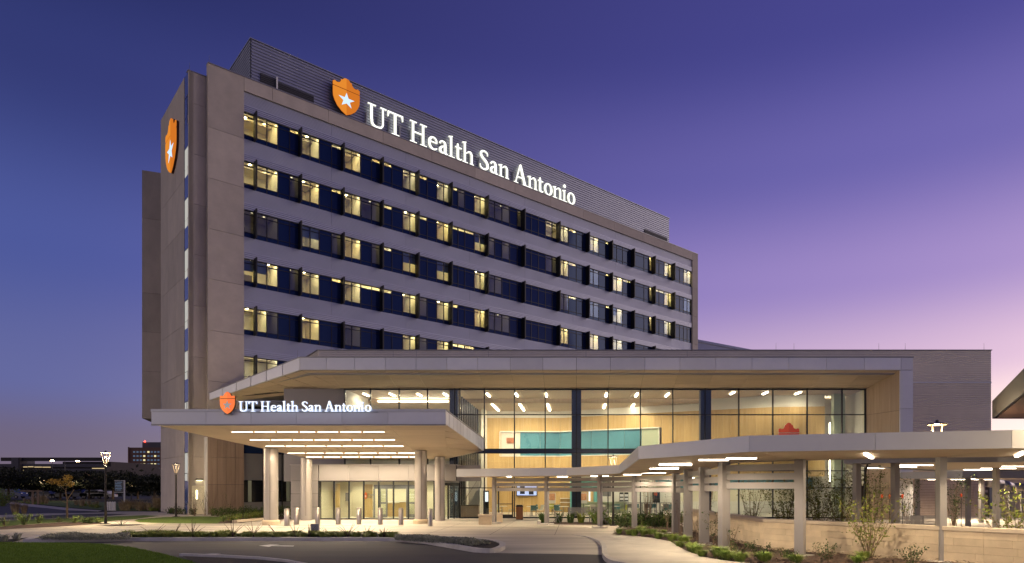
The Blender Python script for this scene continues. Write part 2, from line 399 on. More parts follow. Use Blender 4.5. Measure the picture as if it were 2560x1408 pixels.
# core behind everything
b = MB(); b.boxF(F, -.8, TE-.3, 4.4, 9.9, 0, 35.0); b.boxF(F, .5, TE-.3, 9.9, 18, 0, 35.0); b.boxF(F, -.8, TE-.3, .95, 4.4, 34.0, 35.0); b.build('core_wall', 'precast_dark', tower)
b = MB(); b.boxF(F, .15, T0-.02, .45, 4.38, 0, 33.9); b.boxF(F, T1+.02, TE-.15, .45, 4.38, 0, 33.9); b.build('pillar_core', 'joint', tower)
# left shoulder wall: parallel to the front, half a metre behind
ZL = 35.15; TL = -1.27; US = .5
zq = [z_of(495, y, US) for y in (262, 388, 512, 638, 766, 893, 1020)]
zz_ = [ZL, *zq, 4.6]
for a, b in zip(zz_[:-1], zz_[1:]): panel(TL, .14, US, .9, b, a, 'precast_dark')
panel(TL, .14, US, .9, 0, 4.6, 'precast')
b = MB(); b.boxF(F, TL-.03, .2, US-.03, 1.0, ZL, ZL+.06); b.build('parapet_cap', 'silver_d', tower)
q = MB(); q.boxF(F, -.15, -.004, .05, US-.005, 0, 6.2); q.build('edge_trim', 'white', tower)
# service door in the shoulder wall and its light
dr = MB(); dr.boxF(F, -1.02, -.06, US-.05, US-.004, .05, 2.3); do = dr.build('door', 'room', tower)
dd = MB(); dd.boxF(F, -.30, -.25, US-.10, US-.05, 1.0, 1.2); dd.build('handle', 'stainless', do)
dd = MB(); dd.boxF(F, -.72, -.66, US-.09, US-.051, 1.25, 1.95); dd.build('vision_panel', 'doorlamp', do)
dd = MB(); dd.boxF(F, -.75, -.25, US-.16, US-.004, 2.75, 2.87); wl = dd.build('wall_light', 'bronze', tower)
dd = MB(); dd.boxF(F, -.72, -.28, US-.15, US-.03, 2.735, 2.748); dd.build('lens', 'doorlamp', wl)
# end wall, seen at the left, with the tall slot window next to the corner
def E(s, d, z):      # s = distance back along the end wall, d = depth into the building
    p = C0+DV*(TL+d)+NV*(US+s); return (p.x, p.y, z)
def e_of(px):
    k = (px-CX)/FPX; a = C0+DV*TL+NV*US
    return (k*a.y-a.x)/(NV.x-k*NV.y)
def ez(px, py):
    s = e_of(px); p = C0+DV*TL+NV*(US+s); return CAMH+(HY-py)*p.y/FPX
s0 = e_of(470); s1 = e_of(460.5); s2 = e_of(402)
zE = [ZL, *[ez(430, y) for y in (490, 604, 720, 834, 948)]]; zE += [zE[-1]-FL*.98, 4.7, 0]
for a, b in zip(zE[:-1], zE[1:]):
    for k in range(3):
        q = MB(); w = (s2-s1)/3; q.hexa([E(s1+w*k+.012,0,b+.012),E(s1+w*(k+1)-.012,0,b+.012),E(s1+w*(k+1)-.012,.4,b+.012),E(s1+w*k+.012,.4,b+.012),
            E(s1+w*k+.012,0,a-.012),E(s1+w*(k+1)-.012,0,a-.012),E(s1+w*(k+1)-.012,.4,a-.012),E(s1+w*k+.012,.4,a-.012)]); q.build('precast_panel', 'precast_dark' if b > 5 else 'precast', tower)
def ebox(nm, mat, a, b, d0, d1, z0, z1, par=None):
    q = MB(); q.hexa([E(a,d0,z0),E(b,d0,z0),E(b,d1,z0),E(a,d1,z0),E(a,d0,z1),E(b,d0,z1),E(b,d1,z1),E(a,d1,z1)]); return q.build(nm, mat, par or tower)
ebox('end_wall_core', 'joint', s1+.1, s2-.05, .41, 1.0, 0, ZL-.1)
ebox('corner_post', 'precast_dark', .0, s0-.01, .05, .38, 0, ZL-.02)
ebox('slot_jamb', 'fin', s1-.12, s1-.004, .02, .4, 0, ZL)
ebox('slot_back', 'roomdark', s0, s1, .9, 1.0, 0, ZL)
ebox('slot_sill', 'mullion', s0, s1-.13, .05, .3, 0, ZL-.05)
for k in range(9):      # per storey: blue spandrel glass above, pale lit sashes with blinds below
    zt_ = ZL-.08-FL*k; zm = zt_-1.75; zb = zt_-FL+.04
    if zb < 5.2: zb = max(zb, .15)
    if zm < .6: break
    g = ebox('spandrel_glass', 'blueglass', s0+.02, s1-.15, .005, .045, zm+.02, zt_)
    w = ebox('window', 'mullion', s0, s1-.13, -.004, .04, zm-.04, zm)
    sm = (s0+s1-.13)/2
    for a_, b_ in ((s0+.02, sm-.03), (sm+.03, s1-.15)):
        for c_, d_ in ((zb+.62, zm-.06), (zb, zb+.56)):
            ebox('pane', 'slotlit' if 0 < k < 8 else 'blueglass', a_, b_, .012, .045, c_, d_, w)
# rear wing that overhangs the ground at the far left
rw = MB()
a0 = XY(355, 64); a1 = (a0[0]+7.5, a0[1]+3.1); zt = CAMH+(HY-425)*64/FPX; zb = CAMH+(HY-1046)*64/FPX
zs_ = [zt]+[CAMH+(HY-y)*64.5/FPX for y in (550, 735, 832, 930)]+[zb]
dx = Vector((a1[0]-a0[0], a1[1]-a0[1])).normalized(); nn = Vector((-dx.y, dx.x))
for z1_, z0_ in zip(zs_[:-1], zs_[1:]):
    for k in range(1):
        q = MB(); c = Vector(a0)
        pl = [c, c+dx*7, c+dx*7+nn*12, c+nn*12]; q.prism([(p.x, p.y) for p in pl], z0_+.012, z1_-.012); q.build('precast_panel', 'precast_dark', tower)
q = MB(); pl = [Vector(a0)+dx*.05+nn*.05, Vector(a0)+dx*6.9+nn*.05, Vector(a0)+dx*6.9+nn*11.9, Vector(a0)+dx*.05+nn*11.9]
q.prism([(p.x, p.y) for p in pl], zb+.03, zt-.03); q.build('wing_core', 'joint', tower)
# spandrel bands with four bold ribs above each window row
for r in range(7):
    top = ZFB if r == 0 else zw[r-1]-2.26
    bot = zw[r]
    cuts = [T0+.01]+[T0+7.4*k for k in range(1,8)]+[T1-.01]
    for a, b_ in zip(cuts[:-1], cuts[1:]):
        q = MB(); q.boxF(F, a, b_-.018, .16, .5, bot+.62, top); q.boxF(F, a, b_-.018, .20, .5, bot, bot+.619); q.build('spandrel_panel', 'spandrel', tower)
    q = MB()
    for k in range(4):
        z = bot+.03+k*.155; q.boxF(F, T0+.01, T1-.01, .09, .199, z, z+.085)
    q.build('rib', 'rib', tower)
q = MB(); q.boxF(F, T0+.01, T1-.01, .5, 4.39, ZFB, ZFB+.3); q.build('attic_slab', 'joint', tower)
SEG = [608,635,667.4,695,724,746.8,775.4,798.5,829,853,879.7,902,929,950.4,980,1006.8,1025,1039.7,1068,1092,1109.5,1122.4,1145,1162,1186,1200.7,1213,
       1237,1255,1274,1293,1304.3,1328,1346,1363.7,1380.4,1391.8,1410,1421.5,1441,1456,1465,1483.6,1497,1514,1523,1542,1556.7,1572,1578,1610,1623,1630,
       1647.7,1660.4,1671.5,1679,1699,1709,1718,1728]
st = [t_of(x, UG) for x in SEG]
FIN = [1,5,9,13,17,21,26,31,36,41,45,49,52,56]
ROWS = [
 dict(full=[0,1,2,5,6,9,10,15,16,19,20,24,25,34,35,36,37,41,42,51,54,55,58,59], top=[4,8,12,13,17,21,38,44], dim=[22,26,27,28,30]),
 dict(full=[0,1,2,5,6,9,10,15,16,19,20,24,25,36,37,45,46,51,54,55], top=[8,13,17,21,22,23,38,44,47,48,52,53], dim=[4,11,12,26,28,34,35,41,42,58,59], blind=[24,25]),
 dict(full=[5,6,9,10,15,16,19,20,24,25,45,46,51,54,55], top=[13,38,44], dim=[0,1,2,8,12,26,27,36,37,41,42], blind=[5,6,15,16,19,20,45]),
 dict(full=[0,1,2,5,6,9,10,15,16,19,20,24,25,36,37,41,42,45,46], top=[8,11,12,13,21], dim=[4,17,26,27,28], blind=[0,1]),
 dict(full=[0,1,5,6,15,16,19,20], top=[21,22,23], dim=[2,9,10,17]),
 dict(full=[0,1,2], top=[], dim=[]),
]
rnd = random.Random(3)
lp = MB()
fin_mesh = None
for r, row in enumerate(ROWS):
    z1 = zw[r]; z0 = z1-2.25; zt_ = z1-.34; zs2 = z0+.40
    full = set(row['full']); top = set(row['top']); dim = set(row['dim']); bl = set(row.get('blind', ()))
    bays = [0]+FIN+[60]
    rest = MB()
    for bi in range(len(bays)-1):
        a, c = bays[bi], bays[bi+1]
        fr = MB()
        for k in range(a, c+1):
            if k in FIN and k == c: continue
            w = .028; fr.boxF(F, st[k]-w, st[k]+w, UG-.03, UG+.10, z0+.03, z1-.05)
        for z, h in ((z1-.05, .05), (zt_-.025, .05), (zs2-.025, .05), (z0, .03)):
            fr.boxF(F, st[a]+.03, st[c]-.03, UG-.025, UG+.09, z, z+h)
        win = fr.build('window', 'mullion', tower)
        for k in range(a, c):
            ms = ['darkglass', 'clear']
            q = rest if (r == 4 and k >= 30) or (r == 5 and k > 4) else MB()
            ct = 1 if k in full or k in top or k in dim else 0
            cm = 1 if k in full or k in dim else 0
            q.boxF(F, st[k]+.03, st[k+1]-.03, UG+.02, UG+.04, zt_+.027, z1-.052, ct)
            q.boxF(F, st[k]+.03, st[k+1]-.03, UG+.02, UG+.04, zs2+.027, zt_-.027, cm)
            q.boxF(F, st[k]+.03, st[k+1]-.03, UG+.02, UG+.04, z0+.032, zs2-.027, 0)
            if q is not rest: q.build('pane', ms, win)
            if k in bl:
                q2 = MB(); q2.boxF(F, st[k]+.03, st[k+1]-.03, UG+.12, UG+.13, zt_-.62, z1-.05); q2.build('blind', 'blind', win)
    if rest.v:
        o = rest.build('pane', ['darkglass', 'clear'], tower); o['kind'] = 'stuff'
    # rooms behind the clear panes: one per run of lit panes
    k = 0
    while k < 60:
        if k not in full | top | dim: k += 1; continue
        m = k
        typ = 'full' if k in full else 'dim' if k in dim else 'top'
        while m+1 < 60 and m+1 in (full if typ == 'full' else dim if typ == 'dim' else top) : m += 1
        a, c = st[k]+.02, st[m+1]-.02
        dp = 3.4 if typ != 'top' else 1.2
        zf = zs2-.3 if typ != 'top' else zt_-.6; zc = z1+.25
        q = MB(); u0 = UG+.16
        q.quad(F(a,dp,zf),F(c,dp,zf),F(c,dp,zc),F(a,dp,zc)); q.quad(F(a,u0,zc),F(c,u0,zc),F(c,dp,zc),F(a,dp,zc))
        q.quad(F(a,u0,zf),F(c,u0,zf),F(c,dp,zf),F(a,dp,zf),1)
        q.quad(F(a,u0,zf),F(a,dp,zf),F(a,dp,zc),F(a,u0,zc)); q.quad(F(c,u0,zf),F(c,dp,zf),F(c,dp,zc),F(c,u0,zc))
        if typ == 'top': pass
        else:
            # dropped beam, door or cabinet on the back wall, so that no two rooms look alike
            q.boxF(F, a+.02, c-.02, 1.7, 1.95, zc-.13, zc-.01, 1)
            if rnd.random() < .7:
                w = rnd.uniform(.5, .9); x = rnd.uniform(a+.1, max(a+.11, c-w-.1)); x = min(x, c-w-.03)
                q.boxF(F, max(a+.03, x), min(c-.03, x+w), dp-.06, dp-.01, zf+.02, zf+rnd.uniform(1.3, 2.0), 1 if rnd.random() < .6 else 2)
            if rnd.random() < .6:
                x = rnd.uniform(a+.1, c-.3); q.boxF(F, x, min(c-.05, x+rnd.uniform(.25, .8)), dp-.7, dp-.2, zf+.02, zf+rnd.uniform(.6, 1.2), 2)
        rm = q.build('room_interior', ['room', 'room2', 'roomdark'], tower, recalc=False)
        q = MB()
        if typ == 'top': q.boxF(F, a+(c-a)*.1, c-(c-a)*.1, UG+.18, UG+.36, zc-.05, zc-.02)
        else:      # a cove along the window head, and small recessed downlights further in
            q.boxF(F, a+.08, c-.08, UG+.18, UG+.42, zc-.04, zc-.015)
            n = max(1, int((c-a)/1.1))
            for i in range(n):
                x = a+(c-a)*(i+rnd.uniform(.3,.7))/n; d_ = rnd.uniform(1.0,1.5); q.boxF(F, x-.07, x+.07, d_, d_+.14, zc-.03, zc-.012)
        q.build('ceiling_light', rnd.choice(('roomlight','roomlight','roomlight_b','roomlight_c')) if typ == 'full' or typ == 'top' else 'roomdim', rm)
        k = m+1
    # projecting vertical fins
    for fi in FIN:
        if r == 5 and fi > 5: break
        q = MB(); q.boxF(F, st[fi]-.04, st[fi]+.04, -.40, UG-.02, z0-.03, z1+.10)
        q.boxF(F, st[fi]-.065, st[fi]+.065, -.42, -.38, z0-.03, z1+.12); q.build('fin', 'fin', tower)
# lower floors of the front, behind the canopy: grey panels over dark glass
for k in range(9):
    a = T0+k*1.55+.02; c_ = a+1.5
    for z0_, z1_, mt in ((.0, .95, 'silver_d'), (.97, 2.75, 'podglass'), (2.77, 5.0, 'silver_d'), (5.02, 6.9, 'darkglass')):
        q = MB(); q.boxF(F, a, c_, .26, .36, z0_+.01, z1_-.01); q.build('pane' if 'glass' in mt else 'cladding_panel', mt, tower)
    q = MB(); q.boxF(F, c_, c_+.05, .1, .38, 0, 6.9); q.build('fin', 'fin', tower)
    q = MB(); q.boxF(F, a+.35, a+.62, .22, .255, .97, 2.75); q.build('cladding_panel', 'palegreen', tower)
q = MB(); q.boxF(F, T0+5.9, T0+6.4, .18, .25, 3.3, 5.0); q.build('blue_light_panel', 'uv', tower)
q = MB(); q.boxF(F, T0+.01, TE, .4, 4.39, 0, zw[6]-.1); q.build('podium_core', 'fin', tower)
# penthouse of bold horizontal ribs
UP = 2.5; tp0 = t_of(628, UP); tp1 = t_of(1672, UP); ZP = z_of(628, 98, UP)
def sawwall(a, b, z0, z1, pitch, out, name, mat, par, d=.05, inn=None):
    """ribbed sheet between ground points a,b; out = outward xy normal"""
    q = MB(); n = int((z1-z0)/pitch); o = Vector(out)*d; A = Vector(a); B = Vector(b)
    for k in range(n):
        z = z0+(z1-z0)*k/n; h = (z1-z0)/n
        pr = [(0, z), (1, z+h*.18), (1, z+h*.62), (0, z+h*.80), (0, z+h)]
        for (f0, y0), (f1, y1) in zip(pr[:-1], pr[1:]):
            p = A+o*f0; p2 = B+o*f0; s_ = B+o*f1; s3 = A+o*f1
            q.quad((p.x,p.y,y0),(p2.x,p2.y,y0),(s_.x,s_.y,y1),(s3.x,s3.y,y1))
    return q.build(name, mat, par, recalc=False)
def fx(t, u): p = C0+DV*t+NV*u; return (p.x, p.y)
sawwall(fx(tp0, UP), fx(tp1, UP), 34.9, ZP, .27, (-NV.x, -NV.y), 'penthouse_wall', 'pent', tower, .075)
sawwall(fx(tp0, UP+12), fx(tp0, UP), 34.9, ZP, .27, (-DV.x, -DV.y), 'penthouse_wall', 'pent', tower, .075)
sawwall(fx(tp1, UP), fx(tp1, UP+12), 34.9, ZP, .27, (DV.x, DV.y), 'penthouse_wall', 'pent', tower, .075)
q = MB(); q.boxF(F, tp0+.05, tp1-.05, UP+.05, UP+12, 34.9, ZP-.02); q.build('penthouse_core', 'pent', tower)
q = MB(); q.boxF(F, tp0-.12, tp1+.12, UP-.12, UP+12, ZP, ZP+.08); q.build('parapet_cap', 'pent', tower)
for xa, xb in ((650, 689), (692, 783), (1610, 1666)):
    a, c_ = t_of(xa, UP), t_of(xb, UP); q = MB(); zt_ = z_of(xa, 183 if xa < 700 else 573, UP) if xa != 692 else z_of(692, 206, UP)
    q.boxF(F, a, c_, UP-.14, UP-.06, 35.2, zt_)
    for k in range(int((zt_-35.2)/.16)): q.boxF(F, a, c_, UP-.19, UP-.141, 35.25+k*.16, 35.30+k*.16)
    q.build('louvre', 'louvre', tower)
q = MB(); a = t_of(690, UP); q.boxF(F, a-.06, a+.06, UP-.3, UP-.2, 35.1, z_of(690, 196, UP)); q.build('roof_post', 'white', tower)
for px, u, z in ((523, .2, ZT), (474, .7, ZL), (905, 1.5, ZT), (1446, 1.5, ZT), (1720, .3, ZT)):
    t = t_of(px, u); p = F(t, u, z); q = MB(); q.tube(p, (p[0], p[1], z+.75), .018, .008, 5); q.build('lightning_rod', 'silver_d', tower)
for k in range(7):
    t = tp0+4+k*8.5; p = F(t, UP+.1, ZP); q = MB(); q.tube(p, (p[0], p[1], ZP+.6), .018, .008, 5); q.build('lightning_rod', 'silver_d', tower)
# ================================================================ signs
def cat(pts, n=6):
    """Catmull-Rom through (x,y,w)"""
    if len(pts) < 3: return pts
    p = [pts[0]]+list(pts)+[pts[-1]]; out = []
    for i in range(1, len(p)-2):
        for k in range(n):
            t = k/n; a, b, c, d = p[i-1], p[i], p[i+1], p[i+2]
            out.append(tuple(.5*(2*b[j]+(c[j]-a[j])*t+(2*a[j]-5*b[j]+4*c[j]-d[j])*t*t+(3*b[j]-a[j]-3*c[j]+d[j])*t**3) for j in range(3)))
    return out+[pts[-1]]
def ribbon(pts, n=6):
    c = cat(pts, n); L, Rr = [], []
    for i, (x, y, w) in enumerate(c):
        a = c[max(0, i-1)]; b = c[min(len(c)-1, i+1)]; d = Vector((b[0]-a[0], b[1]-a[1])).normalized(); nx, ny = -d.y, d.x
        L.append((x+nx*w/2, y+ny*w/2)); Rr.append((x-nx*w/2, y-ny*w/2))
    return L+Rr[::-1]
def rc(x0, y0, x1, y1): return [(x0,y0),(x1,y0),(x1,y1),(x0,y1)]
def ringp(cx, cy, rx, ry, th, tn, a0=0, a1=360, n=28):
    out = []
    for k in range(n+1):
        a = R(a0+(a1-a0)*k/n); w = tn+(th-tn)*abs(math.cos(a))**1.3
        out.append((cx+(rx-w/2)*math.cos(a), cy+(ry-w/2)*math.sin(a), w))
    L, Rr = [], []
    for i, (x, y, w) in enumerate(out):
        a = out[max(0,i-1)]; b = out[min(n,i+1)]; d = Vector((b[0]-a[0], b[1]-a[1])).normalized()
        L.append((x-d.y*w/2, y+d.x*w/2)); Rr.append((x+d.y*w/2, y-d.x*w/2))
    return L+Rr[::-1]
TH, TN, SE = .106, .046, .042; XH = .64
def stem_n(x0):    # arch and right leg shared by n and h
    return [ribbon([(x0+TH*.8, XH-.17, .04), (x0+.20, XH-.06, .06), (x0+.31, XH-.045, .10), (x0+.385, XH-.15, TH), (x0+.39, XH-.3, TH), (x0+.39, 0, TH)]), rc(x0+.28, 0, x0+.51, SE)]
GL = {
 'U': ([rc(.13,.30,.13+TH,.98), rc(.02,.95,.38,1), rc(.58,.95,.86,1), ribbon([(.197,.32,TH),(.20,.18,TH),(.28,.06,.11),(.44,.035,.075),(.60,.07,.075),(.69,.20,.07),(.70,.36,.066),(.70,.97,.066)])], .88),
 'T': ([rc(.325,0,.325+TH+.01,.96), rc(.22,0,.58,SE), rc(.03,.935,.76,1), [(.03,.94),(.03,.74),(.07,.74),(.12,.94)], [(.76,.94),(.76,.74),(.72,.74),(.67,.94)]], .80),
 'H': ([rc(.12,.02,.12+TH,.98), rc(.62,.02,.62+TH,.98), rc(.2,.48,.68,.545), rc(.02,0,.355,SE), rc(.52,0,.855,SE), rc(.02,.95,.355,1), rc(.52,.95,.855,1)], .89),
 'e': ([ribbon([(.47,.375,.05),(.455,.50,.085),(.36,.605,.07),(.22,.59,.08),(.12,.47,.12),(.10,.32,TH),(.13,.16,.125),(.24,.055,.10),(.37,.05,.075),(.49,.13,.04)]), rc(.12,.355,.50,.41)], .55),
 'a': ([ribbon([(.10,.47,.10),(.12,.55,.07),(.22,.61,.065),(.33,.57,.10),(.365,.46,.125),(.365,.12,.125),(.40,.04,.09),(.50,.045,.04)]), ribbon([(.34,.39,.05),(.20,.33,.08),(.11,.23,.115),(.11,.11,.12),(.19,.04,.085),(.29,.07,.06),(.36,.16,.045)])], .54),
 'l': ([rc(.09,.02,.09+TH,1.02), rc(.0,0,.33,SE), [(.0,.99),(.0,.955),(.10,.93),(.10,1.02)], [(.09,1.02),(.225,1.02),(.225,1.06),(.0,.99)]], .345),
 't': ([ribbon([(.155,.80,.06),(.16,.62,.12),(.16,.14,.13),(.20,.045,.11),(.29,.035,.07),(.38,.08,.035)]), rc(.02,.575,.36,.635)], .40),
 'h': ([rc(.09,.02,.09+TH,1.02), [(.0,.99),(.0,.955),(.10,.93),(.10,1.02)], [(.09,1.02),(.225,1.02),(.225,1.06),(.0,.99)], rc(.0,0,.31,SE)]+stem_n(.13), .67),
 'S': ([ribbon([(.50,.76,.03),(.47,.90,.07),(.32,.965,.075),(.15,.90,.10),(.115,.76,.125),(.20,.62,.135),(.38,.48,.145),(.485,.33,.135),(.49,.18,.125),(.38,.06,.09),(.23,.035,.075),(.10,.12,.065),(.06,.27,.03)])], .60),
 'n': ([rc(.09,.02,.09+TH,XH-.02), [(.0,.60),(.0,.565),(.10,.54),(.10,.63)], [(.09,.62),(.225,.62),(.225,.67),(.0,.60)], rc(.0,0,.31,SE)]+stem_n(.13), .67),
 'A': ([ribbon([(.40,1.0,.03),(.375,.94,.062),(.12,.03,.062)],4), ribbon([(.40,1.02,.05),(.43,.94,.145),(.70,.03,.145)],4), rc(.22,.32,.60,.38), rc(.0,0,.27,SE), rc(.56,0,.88,SE)], .87),
 'o': ([ringp(.31,.32,.285,.34,.135,.065)], .62),
 'i': ([rc(.09,.02,.09+TH,XH-.02), [(.0,.60),(.0,.565),(.10,.54),(.10,.63)], [(.09,.62),(.225,.62),(.225,.67),(.0,.60)], rc(.0,0,.32,SE), [(.157+.095*math.cos(k*math.pi/6), .87+.095*math.sin(k*math.pi/6)) for k in range(12)]], .335),
}
SP = .27
def text_len(s): return sum(SP if c == ' ' else GL[c][1] for c in s)
def letters(s, place, length, cap, depth, par, face, side='letter_side'):
    """place(x, y, d): metres along, up and out of the sign plane -> world"""
    sx_ = length/text_len(s); x = 0
    for c in s:
        if c == ' ': x += SP*sx_; continue
        q = MB()
        for i, pl in enumerate(GL[c][0]):
            fd = depth+.0025*i; n = len(pl)
            fr = [place(x+a*sx_, b*cap, fd) for a, b in pl]; bk = [place(x+a*sx_, b*cap, 0) for a, b in pl]
            half = n//2
            if n > 12 and c != 'i':      # ribbons are filled as strips of quads
                for k in range(half-1): q.quad(fr[k], fr[k+1], fr[n-2-k], fr[n-1-k], 0)
            else: q.poly(fr, 0)
            for k in range(n): q.quad(fr[k], fr[(k+1) % n], bk[(k+1) % n], bk[k], 1)
        q.build('letter', [face, side], par, recalc=False); x += GL[c][1]*sx_
def shield(place, w, h, depth, par, m1, m2, star, back='sign_back', side='org2'):
    """orange shield with a stepped gable top and a five-pointed star"""
    half = [(0,0),(-.18,.11),(-.34,.27),(-.44,.46),(-.49,.62),(-.5,.78),(-.5,1.02)]
    top = [(-.5,1.06),(-.5,1.215),(-.455,1.215),(-.455,1.245),(-.40,1.245),(-.40,1.215),(-.33,1.215),(-.27,1.235),(-.225,1.285),(-.20,1.35),(-.20,1.395),(-.14,1.395),(-.125,1.44),(-.07,1.485),(0,1.50)]
    sy = h/1.5
    def ext(poly, d0, d1, mi, q):
        f = [place(x*w, y*sy, d1) for x, y in poly]; b = [place(x*w, y*sy, d0) for x, y in poly]; q.poly(f, mi)
        for k in range(len(f)): q.quad(f[k], f[(k+1) % len(f)], b[(k+1) % len(f)], b[k], 2)
    q = MB(); full = half[:-1]+top; full = full+[(-x, y) for x, y in full[::-1][1:-1]]
    f = [(x*1.0, y) for x, y in full]; fr = [place(x*w, y*sy, depth*.72) for x, y in f]; bk = [place(x*w, y*sy, 0) for x, y in f]
    q.poly(fr); [q.quad(fr[k], fr[(k+1) % len(fr)], bk[(k+1) % len(fr)], bk[k]) for k in range(len(fr))]
    q.build('shield_back', back, par, recalc=False)
    q = MB(); L = half+[(0,1.02)]; ext(L, depth*.72, depth, 0, q); ext([(-x, y) for x, y in L], depth*.72, depth, 1, q); sh = q.build('shield_body', [m1, m2, side], par, recalc=False)
    q = MB(); L = top+[(0,1.06)]; ext(L, depth*.72, depth, 0, q); ext([(-x, y) for x, y in L], depth*.72, depth, 1, q); q.build('shield_top', [m1, m2, side], par, recalc=False)
    q = MB(); s_ = [(math.sin(k*math.pi/5)*(.31 if k % 2 == 0 else .122), .60+math.cos(k*math.pi/5)*(.31 if k % 2 == 0 else .122)) for k in range(10)]
    f = [place(x*w, y*sy, depth*1.08) for x, y in s_]; b = [place(x*w, y*sy, depth*.9) for x, y in s_]
    q.poly(f); [q.quad(f[k], f[(k+1) % 10], b[(k+1) % 10], b[k]) for k in range(10)]
    q.build('star', star, par, recalc=False)
TXT = 'UT Health San Antonio'
# roof sign on the penthouse wall
US_ = UP-.35
ta, tb = t_of(917, US_), t_of(1437, US_); zb0 = z_of(917, 313, US_); zb1 = z_of(1430, 512, US_); zbase = (zb0+zb1)/2
cap = (z_of(986, 283, US_)-z_of(986, 337, US_))
def pl_roof(x, y, d): return F(ta+x, US_-d, zbase+y)
rs = thing('rooftop_sign', 'large glowing white serif letters along the ribbed penthouse of the tower', 'sign', F(ta, US_, zbase))
letters(TXT, pl_roof, tb-ta, cap, .16, rs, 'letter', 'letter_halo_w')
q = MB(); q.boxF(F, ta, tb, US_+.03, US_+.07, zbase-.03, zbase+.03); q.boxF(F, ta, tb, US_+.03, US_+.07, zbase+cap*.55, zbase+cap*.55+.05)
for k in range(24): t = ta+(tb-ta)*k/23; q.boxF(F, t-.03, t+.03, US_+.07, UP-.1, zbase-.03, zbase+cap*.6)
q.build('mounting_rail', 'letter_side', rs)
tsa, tsb = t_of(829, US_), t_of(895.5, US_); tm = (tsa+tsb)/2; zs0 = z_of(880, 298, US_); zs1 = z_of(858, 199, US_)
def pl_sh(x, y, d): return F(tm+x, US_-.05-d, zs0+y)
sg = thing('shield_emblem', 'orange shield emblem with a white star on the penthouse before the big letters', 'emblem', F(tm, US_, zs0))
shield(pl_sh, tsb-tsa, zs1-zs0, .28, sg, 'org1', 'org2', 'starm')
# emblem on the end wall
def e_of2(px, d):
    k = (px-CX)/FPX; a = C0+DV*(TL+d)+NV*US
    return (k*a.y-a.x)/(NV.x-k*NV.y)
ea, eb = e_of2(439.5, -.24), e_of2(413, -.24); em = (ea+eb)/2
z0_ = ez(427, 445); z1_ = ez(427, 312)
def pl_end(x, y, d): return E(em-x, -.02-d, z0_+y)
sg2 = thing('shield_emblem', 'orange shield emblem with a white star on the narrow end wall of the tower', 'emblem', E(em, 0, z0_))
shield(pl_end, (eb-ea)*.98, z1_-z0_, .22, sg2, 'org1', 'org2', 'starm')
# ================================================================ glass lobby pavilion
YG, YF = 47.0, 44.0
def X(px, Y): return (px-CX)/FPX*Y
def Z(py, Y): return CAMH+(HY-py)/FPX*Y
pav = thing('lobby_pavilion', 'two storey glass lobby with pale metal fascia and lit wooden interior', 'glass building', (0, YG, 0))
ZS = Z(972, YG); ZFb = Z(925.5, YF); ZFt = Z(892, YF)
# ---- fascia of metal panels
fj = [750,815.7,886.6,963,1040,1117,1194,1275.6,1357,1441,1526,1612,1700,1789.5,1880,1972,2066,2161,2252.5,2283]
for a, b in zip(fj[:-1], fj[1:]):
    q = MB(); q.box(X(a,YF)+.012, X(b,YF)-.012, YF, YF+.12, ZFb+.02, ZFt-.06); q.build('fascia_panel', 'silver', pav)
q = MB(); q.box(X(751,YF), X(2283,YF)-.02, YF+.121, YF+.5, ZFb+.03, ZFt-.05); q.build('fascia_core', 'joint', pav)
q = MB(); q.box(X(750,YF), X(2284,YF), YF-.04, YF+.55, ZFt-.055, ZFt); q.build('fascia_cap', 'silver_d', pav)
# left wing of the fascia, sloping back and down to the tower
A0 = (X(750,YF), YF); B0 = (X(523,52.0), 52.0)
zB1 = Z(983.5,52); zB0 = Z(1000,52)
for k in range(6):
    f0, f1 = k/6, (k+1)/6; lerp = lambda a, b, f: a+(b-a)*f
    pa = [lerp(A0[i], B0[i], f0+.004) for i in (0,1)]; pb = [lerp(A0[i], B0[i], f1-.004) for i in (0,1)]
    q = MB(); q.prism([pa, pb, (pb[0]+.1, pb[1]+.12), (pa[0]+.1, pa[1]+.12)], [lerp(ZFb+.02,zB0,f0), lerp(ZFb+.02,zB0,f1)]*1+[lerp(ZFb+.02,zB0,f1), lerp(ZFb+.02,zB0,f0)], [lerp(ZFt-.06,zB1,f0), lerp(ZFt-.06,zB1,f1), lerp(ZFt-.06,zB1,f1), lerp(ZFt-.06,zB1,f0)])
    q.build('fascia_panel', 'silver', pav)
q = MB(); q.prism([(A0[0],A0[1]-.03),(B0[0]-.02,B0[1]-.03),(B0[0]+.3,B0[1]+.35),(A0[0]+.3,A0[1]+.45)], [ZFt-.055,zB1,zB1,ZFt-.055], [ZFt,zB1+.05,zB1+.05,ZFt]); q.build('fascia_cap', 'silver_d', pav)
# ---- soffit boards
yb = [44.14, 44.9, 45.65, 46.35, 46.98]
def zsof(y): return ZFb+(ZS-ZFb)*(y-YF)/(YG-YF)+.02
for a, b in zip(fj[1:-2], fj[2:-1]):
    xa, xb = X(a,YF), X(b,YF)
    for y0, y1 in zip(yb[:-1], yb[1:]):
        q = MB(); q.prism([(xa+.008,y0+.006),(xb-.008,y0+.006),(xb-.008,y1-.006),(xa+.008,y1-.006)], [zsof(y0),zsof(y0),zsof(y1),zsof(y1)], [zsof(y0)+.03,zsof(y0)+.03,zsof(y1)+.03,zsof(y1)+.03]); q.build('soffit_board', 'soffit', pav)
q = MB(); q.prism([(X(820,YF),44.1),(X(2250,YF),44.1),(X(2250,YF),47),(X(820,YF),47)], [zsof(44.1)+.035]*2+[zsof(47)+.035]*2, [zsof(44.1)+.06]*2+[zsof(47)+.06]*2); q.build('soffit_core', 'seam', pav)
